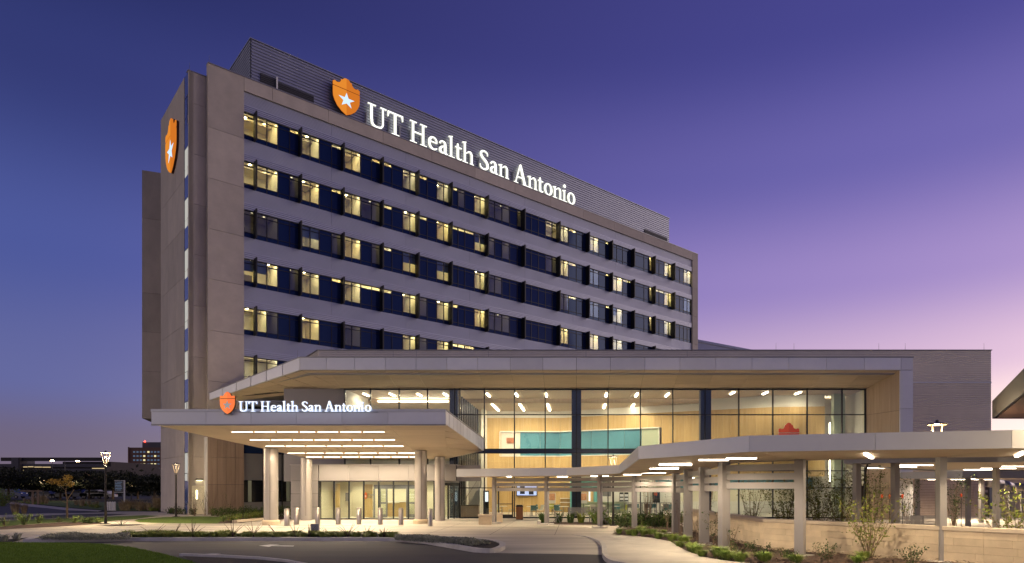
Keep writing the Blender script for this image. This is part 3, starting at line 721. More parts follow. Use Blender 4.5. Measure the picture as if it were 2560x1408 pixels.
# left part of the soffit: fans out under the slanting wing
LS = [(X(815.7,YF)-.0,44.14), (X(750,YF)+.08,44.14), (B0[0]+.12,B0[1]+.1), (B0[0]+2.5, 52.3), (X(740,50),50.0), (X(815.7,YF),46.98)]
LZ = [zsof(44.14), zsof(44.14), zB0+.03, zB0+.0, 8.95, zsof(46.98)]
for k in range(6):
    f0, f1 = k/6+.004, (k+1)/6-.004
    def mixp(i, j, f): return (lerp(LS[i][0],LS[j][0],f), lerp(LS[i][1],LS[j][1],f), lerp(LZ[i],LZ[j],f))
    o0 = mixp(1,2,f0); o1 = mixp(1,2,f1); i0 = mixp(5,3,f0); i1 = mixp(5,3,f1)
    q = MB()
    for g in range(4):
        m0, m1 = g/4+.006, (g+1)/4-.006
        c = [tuple(lerp(o0[i],i0[i],m0) for i in range(3)), tuple(lerp(o1[i],i1[i],m0) for i in range(3)), tuple(lerp(o1[i],i1[i],m1) for i in range(3)), tuple(lerp(o0[i],i0[i],m1) for i in range(3))]
        q = MB(); q.hexa(c+[(x,y,z+.03) for x,y,z in c]); q.build('soffit_board', 'soffit', pav)
q = MB(); q.prism([LS[0],LS[1],LS[2],LS[3],LS[5]], [LZ[0]+.04,LZ[1]+.04,LZ[2]+.04,LZ[3]+.04,LZ[5]+.04], [LZ[0]+.07,LZ[1]+.07,LZ[2]+.07,LZ[3]+.07,LZ[5]+.07]); q.build('soffit_core', 'seam', pav)
tri = MB(); tri.prism([(X(750,YF)+.1,44.14),(X(815.7,YF)-.01,44.14),(X(815.7,YF)-.01,46.98)], [zsof(44.14)+.002]*2+[zsof(46.98)+.002], [zsof(44.14)+.03]*2+[zsof(46.98)+.03]); tri.build('soffit_board', 'soffit', pav)
# roof deck
q = MB(); q.prism([(A0[0]+.3,44.5),(X(2250,YF),44.5),(X(2200,YG),60),(-19,60),(B0[0]+.4,52.4)], [9.75,9.75,9.75,9.75,9.2], [10.3,10.3,10.3,10.3,9.4]); q.build('roof_deck', 'silver_d', pav)
# ---- right pier and its panelled reveal
xi, xo = X(2250,YF), X(2283,YF); xg = X(2165,YG)
for z0, z1 in ((0,3.0),(3.0,7.4),(7.4,ZFb)):
    q = MB(); q.box(xi+.01, xo-.01, YF, YF+.12, z0+.01, z1-.01); q.build('pier_panel', 'silver', pav)
    q = MB(); q.box(xo-.12, xo-.01, YF+.125, YG+2, z0+.01, z1-.01); q.build('pier_panel', 'silver', pav)
for k in range(4):
    f0, f1 = k/4, (k+1)/4
    for z0, z1 in ((0,2.15),(2.15,7.3),(7.3,ZS)):
        p0 = (lerp(xi,xg,f0), lerp(YF+.13,YG,f0)+.01); p1 = (lerp(xi,xg,f1), lerp(YF+.13,YG,f1)-.01)
        zt0 = z1-.012 if z1 < 9 else zsof(p0[1])-.01; zt1 = z1-.012 if z1 < 9 else zsof(p1[1])-.01
        q = MB(); q.prism([p0,p1,(p1[0]+.06,p1[1]+.01),(p0[0]+.06,p0[1]+.01)], z0+.012, [zt0,zt1,zt1,zt0]); q.build('wood_panel', 'soffit_side', pav)
q = MB(); q.prism([(xi+.08,YF+.13),(xo-.13,YF+.13),(xo-.13,YG+1.5),(xg+.08,YG+1.5)], 0, ZS+.1); q.build('pier_core', 'seam', pav)
# ---- curtain wall
zr = [0.0, Z(1220,YG), 3.35, Z(1133,YG), Z(1123,YG), Z(1037,YG), ZS-.06]
mx_ = [1150,1211,1286,1363,1441,1520,1601,1682,1763,1847,1932,2018,2105,2163]
up_ = [862,926,998,1069,1137]
vj = up_+mx_
fr = MB()
for px in vj:
    x = X(px,YG); zb_ = 0 if px >= 1150 else 3.4
    q = MB(); q.box(x-.035, x+.035, YG-.06, YG+.12, zb_, ZS-.0); q.build('mullion', 'mullion', pav)
for a, b in zip(vj[:-1], vj[1:]):
    for k in range(len(zr)-1):
        if b <= 1150 and zr[k] < 3.3: continue
        x0, x1 = X(a,YG)+.036, X(b,YG)-.036
        if k == 3:
            q = MB(); q.box(x0, x1, YG-.01, YG+.05, zr[k]+.01, zr[k+1]-.01); q.build('spandrel_glass', 'steelblue', pav)
        else:
            q = MB(); q.box(x0, x1, YG+.01, YG+.03, zr[k]+.03, zr[k+1]-.03); q.build('pane', 'lobby_glass', pav)
q = MB()
x0, x1 = X(1150,YG), X(2163,YG)
for z in zr[1:]: q.box(X(862,YG) if z > 3 else x0, x1, YG-.05, YG+.10, z-.032, z+.032)
q.box(x0, x1, YG-.05, YG+.10, 0, .09); q.build('transom', 'mullion', pav)
for px0, px1 in ((1126,1146),(1429,1453),(1749,1776)):
    q = MB(); x0, x1 = X(px0,YG+.5), X(px1,YG+.5); q.box(x0, (x0+x1)/2-.012, YG+.2, YG+.75, 0, ZS-.02); q.box((x0+x1)/2+.012, x1, YG+.2, YG+.75, 0, ZS-.02); q.build('column', 'steelblue', pav)
# dark wall at the left of the upper glass
q = MB(); q.box(X(735,YG+2), X(861,YG), YG+.3, YG+.5, 2.6, ZS+.05); q.build('side_wall', 'greymetal', pav)
# ---- interior
xL, xR = X(862,YG), X(2163,YG)+.05
q = MB(); q.box(-8.2, xR+.02, YG+.12, 62, -.1, .015); q.build('floor', 'int_floor', pav)
# ceiling: outer field, cove, lower inner field
for k in range(18):
    xa = xL+(xR-xL)*k/18; xb = xL+(xR-xL)*(k+1)/18
    q = MB(); q.box(xa+.01, xb-.01, YG+.14, 52.0, ZS-.04, ZS-.01); q.build('ceiling_panel', 'soffit', pav)
    q = MB(); q.box(xa+.01, xb-.01, 52.35, 61.8, ZS-.34, ZS-.31); q.build('ceiling_panel', 'soffit', pav)
q = MB(); q.box(xL, xR, 52.25, 52.34, ZS-.34, ZS+.02); q.build('ceiling_step', 'soffit_side', pav)
q = MB(); q.box(xL, xR, YG+.15, 62, ZS+.03, ZS+.08); q.build('ceiling_core', 'int_white', pav)
q = MB(); q.box(-6.6, 12, 52.06, 52.14, ZS+.0, ZS+.02); q.build('cove_light', 'strip_dim', pav)
def stripbox(x0, x1, y0, y1, z, mat, par, name='light_strip', h=.035):
    q = MB(); q.box(x0, x1, y0, y1, z, z+h); return q.build(name, mat, par)
for px in (1217,1289,1364,1517,1594,1672,1830,1912,1994):
    x = X(px,48.9); ya, yb2 = (48.9, 50.6) if px < 1700 else (48.2, 49.4); stripbox(x-.06, x+.06, ya, yb2, ZS-.09, 'strip_in', pav); downlight(x, (ya+yb2)/2-.2*(px > 1700), ZS-.12, 420 if px < 1700 else 150, pav)
for px in (1230,1299,1369,1513,1585):
    x = X(px,52.85); y2 = 55.6 if px > 1480 else 57.3; stripbox(x-.06, x+.06, 52.9, y2, ZS-.39, 'strip_in', pav); downlight(x, 54.6 if px < 1480 else 53.3, ZS-.42, 540 if px < 1480 else 270, pav)
for px in (2060,2092,1955): 
    x = X(px,50); stripbox(x-.5, x+.5, 51.0, 51.12, ZS-.5, 'strip_in', pav)
# back wall of vertical wood boards, folding towards the glass on the right
WT = 8.24; BW = [(X(1216,58),58),(X(1400,58),58),(X(1748,52.5),52.5),(X(1930,50.2),50.2),(X(2062,49.7),49.7)]
def along(poly, n):
    out = []
    for a, b in zip(poly[:-1], poly[1:]):
        L = math.dist(a,b); k = max(1, round(L/n))
        out += [((lerp(a[0],b[0],i/k),lerp(a[1],b[1],i/k)),(lerp(a[0],b[0],(i+1)/k),lerp(a[1],b[1],(i+1)/k))) for i in range(k)]
    return out
def wallseg(p, r, z0, z1, mat, name, par, th=.06, g=.004):
    d = Vector((r[0]-p[0], r[1]-p[1])).normalized(); n = Vector((-d.y, d.x))*th; a = Vector(p)+d*g; b = Vector(r)-d*g
    q = MB(); q.prism([(a.x,a.y),(b.x,b.y),(b.x+n.x,b.y+n.y),(a.x+n.x,a.y+n.y)], z0, z1); return q.build(name, mat, par)
WX0, WX1 = X(1250,58), X(1647,54.2); WZ0, WZ1 = 4.90, 7.04
for p, r in along(BW, .62):
    mid = (p[0]+r[0])/2
    if WX0 < mid < WX1:
        wallseg(p, r, WZ1, WT, 'int_wood', 'wood_panel', pav); wallseg(p, r, 3.0, WZ0, 'int_wood', 'wood_panel', pav)
    else: wallseg(p, r, 3.0, WT, 'int_wood', 'wood_panel', pav)
    if mid < X(1425,58): wallseg(p, r, .02, 2.99, 'int_wood', 'wood_panel', pav)
    wallseg(p, r, WT+.005, ZS+.02, 'int_white', 'bulkhead', pav, .05, 0)
# strip window with teal glass in the back wall
win = MB(); pts = [(WX0,58),(X(1400,58),58),(WX1,lerp(58,52.5,(WX1-X(1400,58))/(X(1748,52.5)-X(1400,58))))]
tg = along(pts, 1.55)
for i, (p, r) in enumerate(tg):
    m = 'teal' if 0 < i < len(tg)-1 else ('int_white' if i == 0 else 'palegreen')
    wallseg((p[0],p[1]+.14), (r[0],r[1]+.14), WZ0, WZ1, m, 'teal_pane', pav, .04, .012)
    for z0, z1 in ((WZ0-.03, WZ0+.04),(WZ1-.04,WZ1+.05)): wallseg((p[0],p[1]-.05), (r[0],r[1]-.05), z0, z1, 'white', 'window_frame', pav, .16, 0)
for p in (pts[0], pts[-1]):
    q = MB(); q.box(p[0]-.04, p[0]+.04, p[1]-.06, p[1]+.12, WZ0, WZ1); q.build('window_frame', 'white', pav)
q = MB()
for k in range(5): q.box(pts[0][0]+.55, pts[0][0]+1.2, 58.10-.02*k, 58.13-.02*k, 6.45-.10*k, 6.50-.10*k)
q.build('hanging_slats', 'orange_int', pav)
# white pilaster and side wall beyond
q = MB(); q.box(X(1207,57.5), X(1216,57.5), 56.5, 58.2, 0, ZS-.3); q.box(-11.5, X(1207,57.5)-.01, 57.8, 58, 0, ZS-.3); q.build('side_wall', 'int_white', pav)
q = MB(); q.box(X(2064,49.8), xR+.4, 50.6, 50.8, 0, ZS-.3); q.build('side_wall', 'int_white', pav)
q = MB(); q.box(X(2082,49), X(2110,49), 48.8, 49.3, 0, ZS-.1); q.build('column', 'palegreen', pav)
q = MB(); q.box(X(2073,48.6), X(2076,48.6), 48.58, 48.62, 2.6, 6.9); q.build('light_strip', 'strip_walk', pav)
q = MB(); q.box(xL-.05, xL, YG+.2, 62, 3.4, ZS); q.box(xR+.0, xR+.1, YG+.2, 62, 0, ZS); q.build('side_wall', 'int_white', pav)
q = MB(); q.box(xL-9, xR+9, 62, 62.2, 0, ZS+.1); q.build('rear_wall', 'int_white', pav)
# upper floor of the left part, and its long lights
q = MB(); q.box(xL, -8.4, YG+.15, 57.7, 4.5, 4.75); q.build('upper_floor', 'int_white', pav)
for y, px0, px1, yy in ((1004,945,1120,52),(1014,965,1122,55)):
    z = Z(y,yy); stripbox(X(px0,yy), X(px1,yy), yy, yy+.09, z, 'strip_in', pav); downlight((X(px0,yy)+X(px1,yy))/2, yy, z-.03, 260, pav)
for px in (914,979,1047,1113): x = X(px,49.5); stripbox(x-.06, x+.06, 49, 50.4, ZS-.09, 'strip_in', pav); downlight(x, 49.7, ZS-.12, 110, pav)
# glazed screen with close fins running back from the corner
for k in range(9):
    y = YG+.9+k*.95; q = MB(); q.box(-8.32, -8.22, y, y+.28, .02, ZS-.45); q.build('mullion', 'mullion', pav)
q = MB(); q.box(-8.29, -8.27, YG+.85, 56.4, 4.76, ZS-.45); q.build('pane', 'lobby_glass', pav)
# red emblem on the wood wall
emx = X(1976,49.3)
def pl_em(x, y, d): return (emx+x, 49.75-d, 4.52+y)
sg3 = thing('shield_emblem', 'red orange shield emblem with a star on the wooden wall inside the lobby', 'emblem', (emx, 49.75, 4.5))
M['red1'] = emis('red1', (.62,.07,.016), .75); M['red2'] = emis('red2', (.50,.05,.012), .75)
shield(pl_em, 1.55, 2.5, .09, sg3, 'red1', 'red2', 'white', 'int_white', 'red2')
# ---- ground floor cafe: back walls and fittings belong to the building
q = MB(); q.box(X(1425,57), X(1432,57), 56.9, 58, .02, 2.99); q.box(X(1432,57), X(1498,57), 57.6, 57.7, .02, 2.99); q.build('cafe_wall', 'teal_wall', pav)
q = MB(); q.box(X(1498,57), X(1530,57), 57.6, 57.7, .02, 1.4); q.box(X(1530,57), X(1690,57), 57.6, 57.7, .02, 2.99); q.box(X(1690,57),xR,57.6,57.7,.02,.95); q.build('cafe_wall', 'int_white', pav)
q = MB(); q.box(X(1690,57), xR, 57.55, 57.65, 2.0, 2.99); q.box(X(1640,57), X(1690,57), 57.4, 57.5, 2.3, 2.99); q.build('cafe_wall', 'teal', pav)
q = MB(); q.box(X(1690,57), xR, 57.6, 57.7, .96, 1.99); q.build('cafe_wall', 'room', pav)
q = MB(); q.box(X(1432,57), xR, 52.5, 57.5, 2.99, 3.05); q.build('cafe_ceiling', 'int_white', pav)
for px in (1450,1500,1560,1610,1660,1720,1790,1860,1930): x = X(px,55.5); stripbox(x-.5, x+.5, 55.5, 55.58, 2.95, 'strip_in', pav); downlight(x, 55.5, 2.92, 80, pav, (1,.9,.72))
dr = MB(); dr.box(X(1455,57)-.02, X(1484,57), 57.53, 57.6, .03, 2.15); dr = dr.build('door', 'int_wood', pav)
q = MB(); q.box(X(1472,57), X(1476,57), 57.50, 57.529, 1.0, 1.85); q.build('vision_panel', 'screen_w', dr)
q = MB(); q.box(X(1498,57)+.1, X(1528,57), 57.7, 57.8, 1.4, 2.9); q.build('kitchen_hatch', 'greymetal', pav)
q = MB(); q.box(X(1400,57.3), X(1426,57.3), 57.2, 57.9, .85, .9); q.box(X(1400,57.3), X(1426,57.3), 57.3, 57.9, 1.2, 1.24); q.build('shelf', 'white', pav)
q = MB(); q.lathe(0,0,[(.34,-.01),(.34,.01)],10); 
sun = MB(); cxs, czs = X(1418,57.4), 2.25
for k in range(12):
    a = k*math.pi/6; sun.poly([(cxs+.18*math.cos(a-.2),57.78,czs+.18*math.sin(a-.2)),(cxs+.46*math.cos(a),57.78,czs+.46*math.sin(a)),(cxs+.18*math.cos(a+.2),57.78,czs+.18*math.sin(a+.2))],1)
sun.poly([(cxs+.2*math.cos(k*math.pi/7),57.76,czs+.2*math.sin(k*math.pi/7)) for k in range(14)],0); sun.build('wall_art', ['orange_int','teal'], pav)
# entrance door of the cafe (in the glass line)
dx0, dx1 = X(1245,YG), X(1283,YG)
df = MB()
for a, b in ((dx0,dx0+.09),(dx1-.09,dx1)): df.box(a, b, YG-.09, YG+.0, .02, 2.5)
df.box(dx0+.09, dx1-.09, YG-.09, YG, 2.38, 2.5); df.box(dx0+.09, dx1-.09, YG-.09, YG, .02, .26); df.box(dx0+.09, dx1-.09, YG-.085, YG-.005, .98, 1.04)
df = df.build('door', 'black', pav)
q = MB(); q.tube((dx0+.14,YG-.15,.9),(dx0+.14,YG-.15,1.3),.015,.015,6); q.build('handle', 'stainless', df)
# lightning rods on the fascia
for px, py in ((744,880),(1041,850),(1221,880),(1465,880),(1718,880),(983,880)):
    q = MB(); x = X(px,YF+.3); q.tube((x,YF+.3,ZFt-.01),(x,YF+.3,ZFt+.5),.014,.007,5); q.build('lightning_rod', 'silver_d', pav)
# ================================================================ metal clad hall behind
YM = 49.5
hall = thing('metal_clad_hall', 'windowless hall clad in ribbed grey metal behind the glass lobby', 'building', (20, YM, 0))
HX0, HX1 = X(795,YM), X(2477,YM); HZ = Z(876.5,YM)
q = MB(); q.prism([(HX0+.1,YM+.1),(HX1-.1,YM+.1),(HX1-.1,62),(HX0-3,62),(HX0-3.2,54)], 10.31, HZ-.03); q.box(X(2200,YM)+.1, HX1-.1, YM+.1, 62, 3.4, 10.3); q.build('hall_core', 'siding', hall)
sawwall((HX0,YM), (HX1,YM), Z(957,YM)+.06, HZ, .155, (0,-1), 'siding_sheet', 'siding', hall, .03)
sawwall((X(2255,YM),YM), (HX1,YM), 3.4, Z(957,YM)-.02, .155, (0,-1), 'siding_sheet', 'siding', hall, .03)
sawwall((HX1,YM), (HX1,62), 3.4, HZ, .155, (1,0), 'siding_sheet', 'siding', hall, .03)
sawwall((HX0-3.2,54), (HX0,YM), 10.31, HZ, .155, (-.7,-.7), 'siding_sheet', 'siding', hall, .03)
q = MB(); q.box(X(2255,YM), HX1+.03, YM-.05, YM, Z(957,YM)-.018, Z(957,YM)+.058); q.build('flashing', 'silver', hall)
q = MB(); q.prism([(HX0-.05,YM-.07),(HX1+.07,YM-.07),(HX1+.07,62.1),(HX0-3.4,62.1),(HX0-3.3,53.9)], HZ, HZ+.06); q.build('parapet_cap', 'silver_d', hall)
for px in (1940,1985,2197,2263,2460): q = MB(); x = X(px,YM+.3); q.tube((x,YM+.3,HZ+.05),(x,YM+.3,HZ+.62),.016,.008,5); q.build('lightning_rod', 'silver_d', hall)
# masonry foot of the hall, block by block
q = MB(); q.box(X(2255,YM), HX1-.05, YM+.07, YM+.6, 0, 3.39); q.build('block_wall_core', 'seam', hall)
rb = random.Random(5); q = MB()
for c in range(17):
    x = X(2262,YM)+(.2 if c % 2 else 0)
    while x < HX1-.45:
        d = rb.uniform(0,.012); q.box(x+.006, x+.394, YM+.02-d, YM+.06, c*.2+.006, c*.2+.194); x += .4
o = q.build('block', 'block', hall); o['kind'] = 'stuff'
q = MB(); q.box(X(2435,YM), X(2462,YM), YM-.04, YM+.018, .02, 2.2); do = q.build('door', 'block', hall)
q = MB(); q.box(X(2438,YM), X(2440,YM), YM-.08, YM-.04, 1.0, 1.1); q.build('handle', 'stainless', do)
# low wing far behind, right end of the tower
lw = thing('low_wing', 'low pale roofed wing just visible beyond the right end of the tower', 'building', (25, 110, 0))
za, zb_ = Z(852,110), Z(890,110)
q = MB(); q.prism([(19.0,110),(32,110),(32,125),(19.0,125)], 0, [za,zb_,zb_,za]); q.build('wing_wall', 'silver', lw)
q = MB(); q.prism([(18.9,109.8),(32.2,109.8),(32.2,125),(18.9,125)], [za+.01,zb_+.01,zb_+.01,za+.01], [za+.4,zb_+.4,zb_+.4,za+.4]); q.build('roof', 'silver', lw)
# ================================================================ entrance vestibule
YV = 45.0
ves = thing('entrance_vestibule', 'lit glass entrance vestibule with grey panels under the big canopy', 'entrance', (X(960,YV), YV, 0))
zf0, zf1 = Z(1203,YV), Z(1161,YV)
for a, b in ((797,872),(872,946),(946,1020.5),(1020.5,1095),(1095,1140)):
    q = MB(); q.box(X(a,YV)+.01, X(b,YV)-.01, YV, YV+.1, zf0+.03, zf1-.06); q.build('fascia_panel', 'walkpaint', ves)
for z0, z1 in ((0,.85),(.85,1.75),(1.75,zf0+.02),(zf0+.02,zf1-.05)):
    q = MB(); q.box(X(727,YV), X(760,YV)-.01, YV-.02, YV+.1, z0+.01, z1-.01); q.build('wall_panel', 'walkpaint', ves)
    q = MB(); q.box(X(760,YV), X(796,YV)-.01, YV-.02, YV+.1, z0+.01, z1-.01); q.build('wall_panel', 'walkpaint', ves)
q = MB(); q.box(X(727,YV)+.05, X(795,YV), YV+.11, YV+.6, 0, zf1-.06); q.box(X(727,YV)+.05, X(1140,YV), YV+.11, YV+.5, zf0+.03, zf1-.06); q.build('wall_core', 'joint', ves)
q = MB(); q.box(X(725,YV), X(1142,YV), YV-.05, YG-.1, zf1-.058, zf1); q.build('roof_cap', 'walkpaint', ves)
gl = [797,835,872.4,909,946.7,983.4,1020.8,1058,1085,1108]
for px in gl:
    x = X(px,YV); q = MB(); q.box(x-.04, x+.04, YV-.03, YV+.1, 0, zf0+.02); q.build('mullion', 'mullion', ves)
for a, b in zip(gl[:-1], gl[1:]):
    q = MB(); q.box(X(a,YV)+.042, X(b,YV)-.042, YV+.02, YV+.04, .09, zf0-.04); q.build('pane', 'lobby_glass', ves)
q = MB(); q.box(X(797,YV), X(1108,YV), YV-.02, YV+.09, 0, .085); q.box(X(797,YV), X(1108,YV), YV-.02, YV+.09, zf0-.035, zf0+.025); q.build('transom', 'mullion', ves)
# slanting automatic doors at the right of the vestibule and the glass beyond
pA, pB = (X(1108,YV),YV), (X(1150,YG),YG)
sd_ = MB()
for f0, f1 in ((0,.05),(.28,.34),(.62,.68),(.95,1)):
    sd_.prism([(lerp(pA[0],pB[0],f0),lerp(pA[1],pB[1],f0)),(lerp(pA[0],pB[0],f1),lerp(pA[1],pB[1],f1)),(lerp(pA[0],pB[0],f1)-.06,lerp(pA[1],pB[1],f1)+.08),(lerp(pA[0],pB[0],f0)-.06,lerp(pA[1],pB[1],f0)+.08)], 0, 2.3)
sd_.prism([pA,pB,(pB[0]-.06,pB[1]+.08),(pA[0]-.06,pA[1]+.08)], 2.301, 2.5); so_ = sd_.build('door', 'black', ves)
q = MB(); q.prism([(pA[0]-.02,pA[1]+.03),(pB[0]-.02,pB[1]+.03),(pB[0]-.03,pB[1]+.05),(pA[0]-.03,pA[1]+.05)], .1, 2.28); q.build('pane', 'lobby_glass', so_)
q = MB(); q.prism([(pA[0]-.01,pA[1]),(pB[0],pB[1]-.02),(pB[0]-.1,pB[1]+.1),(pA[0]-.1,pA[1]+.1)], 2.51, zf1-.06); q.build('fascia_panel', 'walkpaint', ves)
q = MB(); q.box(X(1140,YV)+.01, X(1200,YV), YV+.3, YV+.4, zf0+.0, zf1-.06); q.build('fascia_panel', 'walkpaint', ves)
# vestibule room
q = MB(); q.box(X(797,YV), -8.5, YV+.12, 50.4, -.1, .012); q.build('floor', 'int_floor', ves)
q = MB(); q.box(X(797,YV)-.3, -8.5, YV+.6, 50.4, 2.72, 2.76); q.build('ceiling', 'int_white', ves)
q = MB(); q.box(X(797,YV)-.32, X(797,YV)-.25, YV+.6, 50.4, 0, 2.72); q.box(X(797,YV)-.3, X(872,48), 48.4, 48.5, 0, 2.72); q.box(X(797,YV)-.3, -8.5, 50.3, 50.4, 0, 2.72); q.build('inner_wall', 'room', ves)
q = MB(); q.box(X(803,48.3), X(816,48.3), 48.33, 48.39, .02, 2.1); dd = q.build('door', 'int_wood', ves)
q = MB(); q.box(X(824,48.3), X(832,48.3), 48.34, 48.39, .95, 1.75); q.build('notice_board', 'roomdark', ves)
q = MB(); q.box(X(840,47.5), X(850,47.5), 47.4, 47.5, .02, 2.45); q.box(X(908,48.2), X(932,48.2), 48.1, 48.2, .02, 2.4); q.build('wood_panel', 'int_wood', ves)
q = MB(); q.box(X(864,47.9), X(871,47.9), 47.85, 47.9, 1.2, 1.8); q.build('wall_screen', 'greymetal', ves)
# lettered sign on the wooden panel
wsx = X(914,48.05); ws = thing('wall_sign', 'small wall sign with an orange shield on wood inside the vestibule', 'sign', (wsx, 48.05, 1.45))
shield(lambda x, y, d: (wsx+x, 48.09-d, 1.33+y), .20, .52, .03, ws, 'org3', 'org4', 'white', 'sign_back', 'org4')
letters('UT Health', lambda x, y, d: (wsx+.14+x, 48.09-d, 1.58+y), .42, .15, .02, ws, 'greymetal')
letters('San Antonio', lambda x, y, d: (wsx+.14+x, 48.09-d, 1.42+y), .36, .08, .02, ws, 'greymetal')
# inner automatic doors
YD = 47.6
q = MB()
xs = [X(p,YD) for p in (935,942,966,971,1017,1022,1040)]
q.box(xs[0], xs[-1], YD, YD+.12, 2.08, 2.36)
for a in (xs[0],xs[1]+.2,xs[2],xs[4],xs[6]): q.box(a-.05, a+.05, YD, YD+.12, .02, 2.08)
for a, b in ((xs[1]+.25,xs[2]-.05),(xs[4]+.05,xs[6]-.05)):
    q.box(a, b, YD+.02, YD+.1, .02, .25); q.box(a, b, YD+.02, YD+.1, 1.0, 1.13)
so_ = q.build('door', 'greymetal', ves)
for a, b in ((xs[1]+.25,xs[2]-.05),(xs[4]+.05,xs[6]-.05)):
    q = MB(); q.box(a, b, YD+.05, YD+.06, .25, 2.08); q.build('pane', 'lobby_glass', so_)
    for r_, s_, hh in ((1.62,'UT Health',.09),(1.45,'San Antonio',.05)): letters(s_, lambda x, y, d, a=a, r_=r_: (a+.14+x, YD+.045-d, r_+y), (b-a)*.6, hh, .004, so_, 'white')
for x0, x1, y, m in ((X(835,46.3),X(1100,46.3),46.3,'strip_dim'),(X(850,48),X(1090,48),48.9,'strip_dim')):
    stripbox(x0, x1, y, y+.1, 2.68, m, ves)
    for k in range(4): downlight(lerp(x0,x1,(k+.5)/4), y+.05, 2.64, 170, ves, (1,.88,.62))
q = MB(); q.box(X(1090,46)-.02, X(1108,46), 46.0, 46.1, .02, 2.6); q.build('inner_wall', 'room', ves)
# reception desk
dk = thing('reception_desk', 'pale wood reception desk seen through the inner entrance doors', 'desk', (X(990,49.2),49.2,0))
q = MB(); q.box(X(968,49.2), X(1000,49.2), 49.2, 49.9, .02, 1.0); q.build('desk_front', 'int_wood', dk)
q = MB(); q.box(X(1000,49.0), X(1016,49.0), 48.95, 49.9, .02, 1.1); q.build('desk_front', 'int_wood', dk)
q = MB(); q.box(X(967,49.2), X(1017,49.2), 48.92, 49.95, 1.101, 1.14); q.build('desk_top', 'white', dk)
# stair wall behind the glass right of the entrance, with a dark box planter before it
q = MB(); q.box(X(1152,49), X(1166,49), 49, 50.5, .02, 3.0); q.box(X(1170,50), X(1198,50), 50, 50.1, .02, 3.0); q.build('stair_wall', 'int_white', pav)
stt = thing('staircase', 'white staircase with glass rail rising behind the entrance glass', 'staircase', (X(1166,49.5),49.5,0))
q = MB()
for k in range(12): q.box(X(1166,49)+.0, X(1166,49)+.9, 49.1+k*.0+.0, 49.3, .02, .02) if False else q.box(X(1158,49.2)+k*.11, X(1158,49.2)+k*.11+.14, 48.4, 49.0, .02, .2+k*.18)
q.build('step', 'white', stt)
q = MB(); a = (X(1158,48.4),48.38,1.1); b = (X(1158,48.4)+1.3,48.38,3.1); q.tube(a,b,.025,.025,6); q.build('handrail', 'stainless', stt)
pl = thing('planter_box', 'dark brown planter box standing behind the glass beside the entrance', 'planter', (X(1175,47.6),47.6,0))
q = MB(); q.box(X(1152,47.6), X(1197,47.6), 47.4, 47.9, .02, .88); q.build('body', 'tan_panel', pl, bevel=.01)
q = MB(); q.box(X(1151,47.6), X(1198,47.6), 47.37, 47.93, .881, .92); q.build('rim', 'bronze', pl)
ks = thing('information_kiosk', 'tall information kiosk with a glowing white screen behind the glass', 'kiosk', (X(1215,48),48,0))
q = MB(); q.box(X(1208,48), X(1222,48), 48, 48.12, .02, 1.95); q.build('body', 'black', ks, bevel=.01)
q = MB(); q.box(X(1209.5,48), X(1220.5,48), 47.985, 47.999, 1.15, 1.85); q.build('screen', 'screen_w', ks)
# ================================================================ drop-off canopy
can = thing('entrance_canopy', 'wide flat drop off canopy with wood soffit and rows of light strips', 'canopy', (-12, 38, 4))
CA, CB, CC, CD, CE = (-19.2,30.0,5.02), (-5.9,30.0,5.02), (-5.3,38.0,4.26), (-8.7,44.9,4.11), (-18.0,44.9,4.10)
ZCt = 5.72
cj = [378,515,627.5,740.5,855,970,1114]
for a, b in zip(cj[:-1], cj[1:]):
    q = MB(); q.box(X(a,30)+.008, X(b,30)-.008, 30.0, 30.1, 5.05, ZCt-.12); q.build('fascia_panel', 'silver', can)
q = MB(); q.box(X(378,30)+.02, X(1114,30)-.02, 30.101, 30.25, 5.04, ZCt-.1); q.build('fascia_core', 'joint', can)
q = MB(); q.box(X(377.5,30), X(1114.5,30), 29.97, 30.3, ZCt-.115, ZCt); q.build('fascia_cap', 'silver', can)
q = MB(); q.box(X(378,30), X(1114,30), 29.985, 30.12, 4.985, 5.045); q.build('fascia_base', 'silver_d', can)
for k in range(12):      # right flank, falling to the rear
    f0, f1 = k/12+.003, (k+1)/12-.003; p0 = [lerp(CB[i],CC[i],f0) for i in range(3)]; p1 = [lerp(CB[i],CC[i],f1) for i in range(3)]
    t0_, t1_ = lerp(ZCt-.06,4.93,f0), lerp(ZCt-.06,4.93,f1)
    q = MB(); q.prism([(p0[0],p0[1]+.02),(p1[0],p1[1]),(p1[0]-.1,p1[1]),(p0[0]-.1,p0[1]+.02)], [p0[2]+.03,p1[2]+.03,p1[2]+.03,p0[2]+.03], [t0_,t1_,t1_,t0_]); q.build('fascia_panel', 'silver', can)
q = MB(); q.prism([(CB[0]+.03,30.0),(CC[0]+.03,38.05),(CC[0]-.2,38.05),(CB[0]-.2,30.31)], [ZCt-.05,4.94,4.94,ZCt-.05], [ZCt-.0,4.99,4.99,ZCt-.0]); q.build('fascia_cap', 'silver_d', can)
# left flank and rear right edge
q = MB(); q.prism([(CA[0],30.3),(CE[0],CE[1]),(CE[0]+.12,CE[1]),(CA[0]+.12,30.3)], [5.03,4.11,4.11,5.03], [ZCt-.02,4.85,4.85,ZCt-.02]); q.build('fascia_panel', 'silver', can)
q = MB(); q.prism([(CC[0],CC[1]),(CD[0],CD[1]),(CD[0]-.1,CD[1]-.05),(CC[0]-.12,CC[1]-.02)], [4.28,4.13,4.13,4.28], [4.93,4.8,4.8,4.93]); q.build('fascia_panel', 'silver', can)
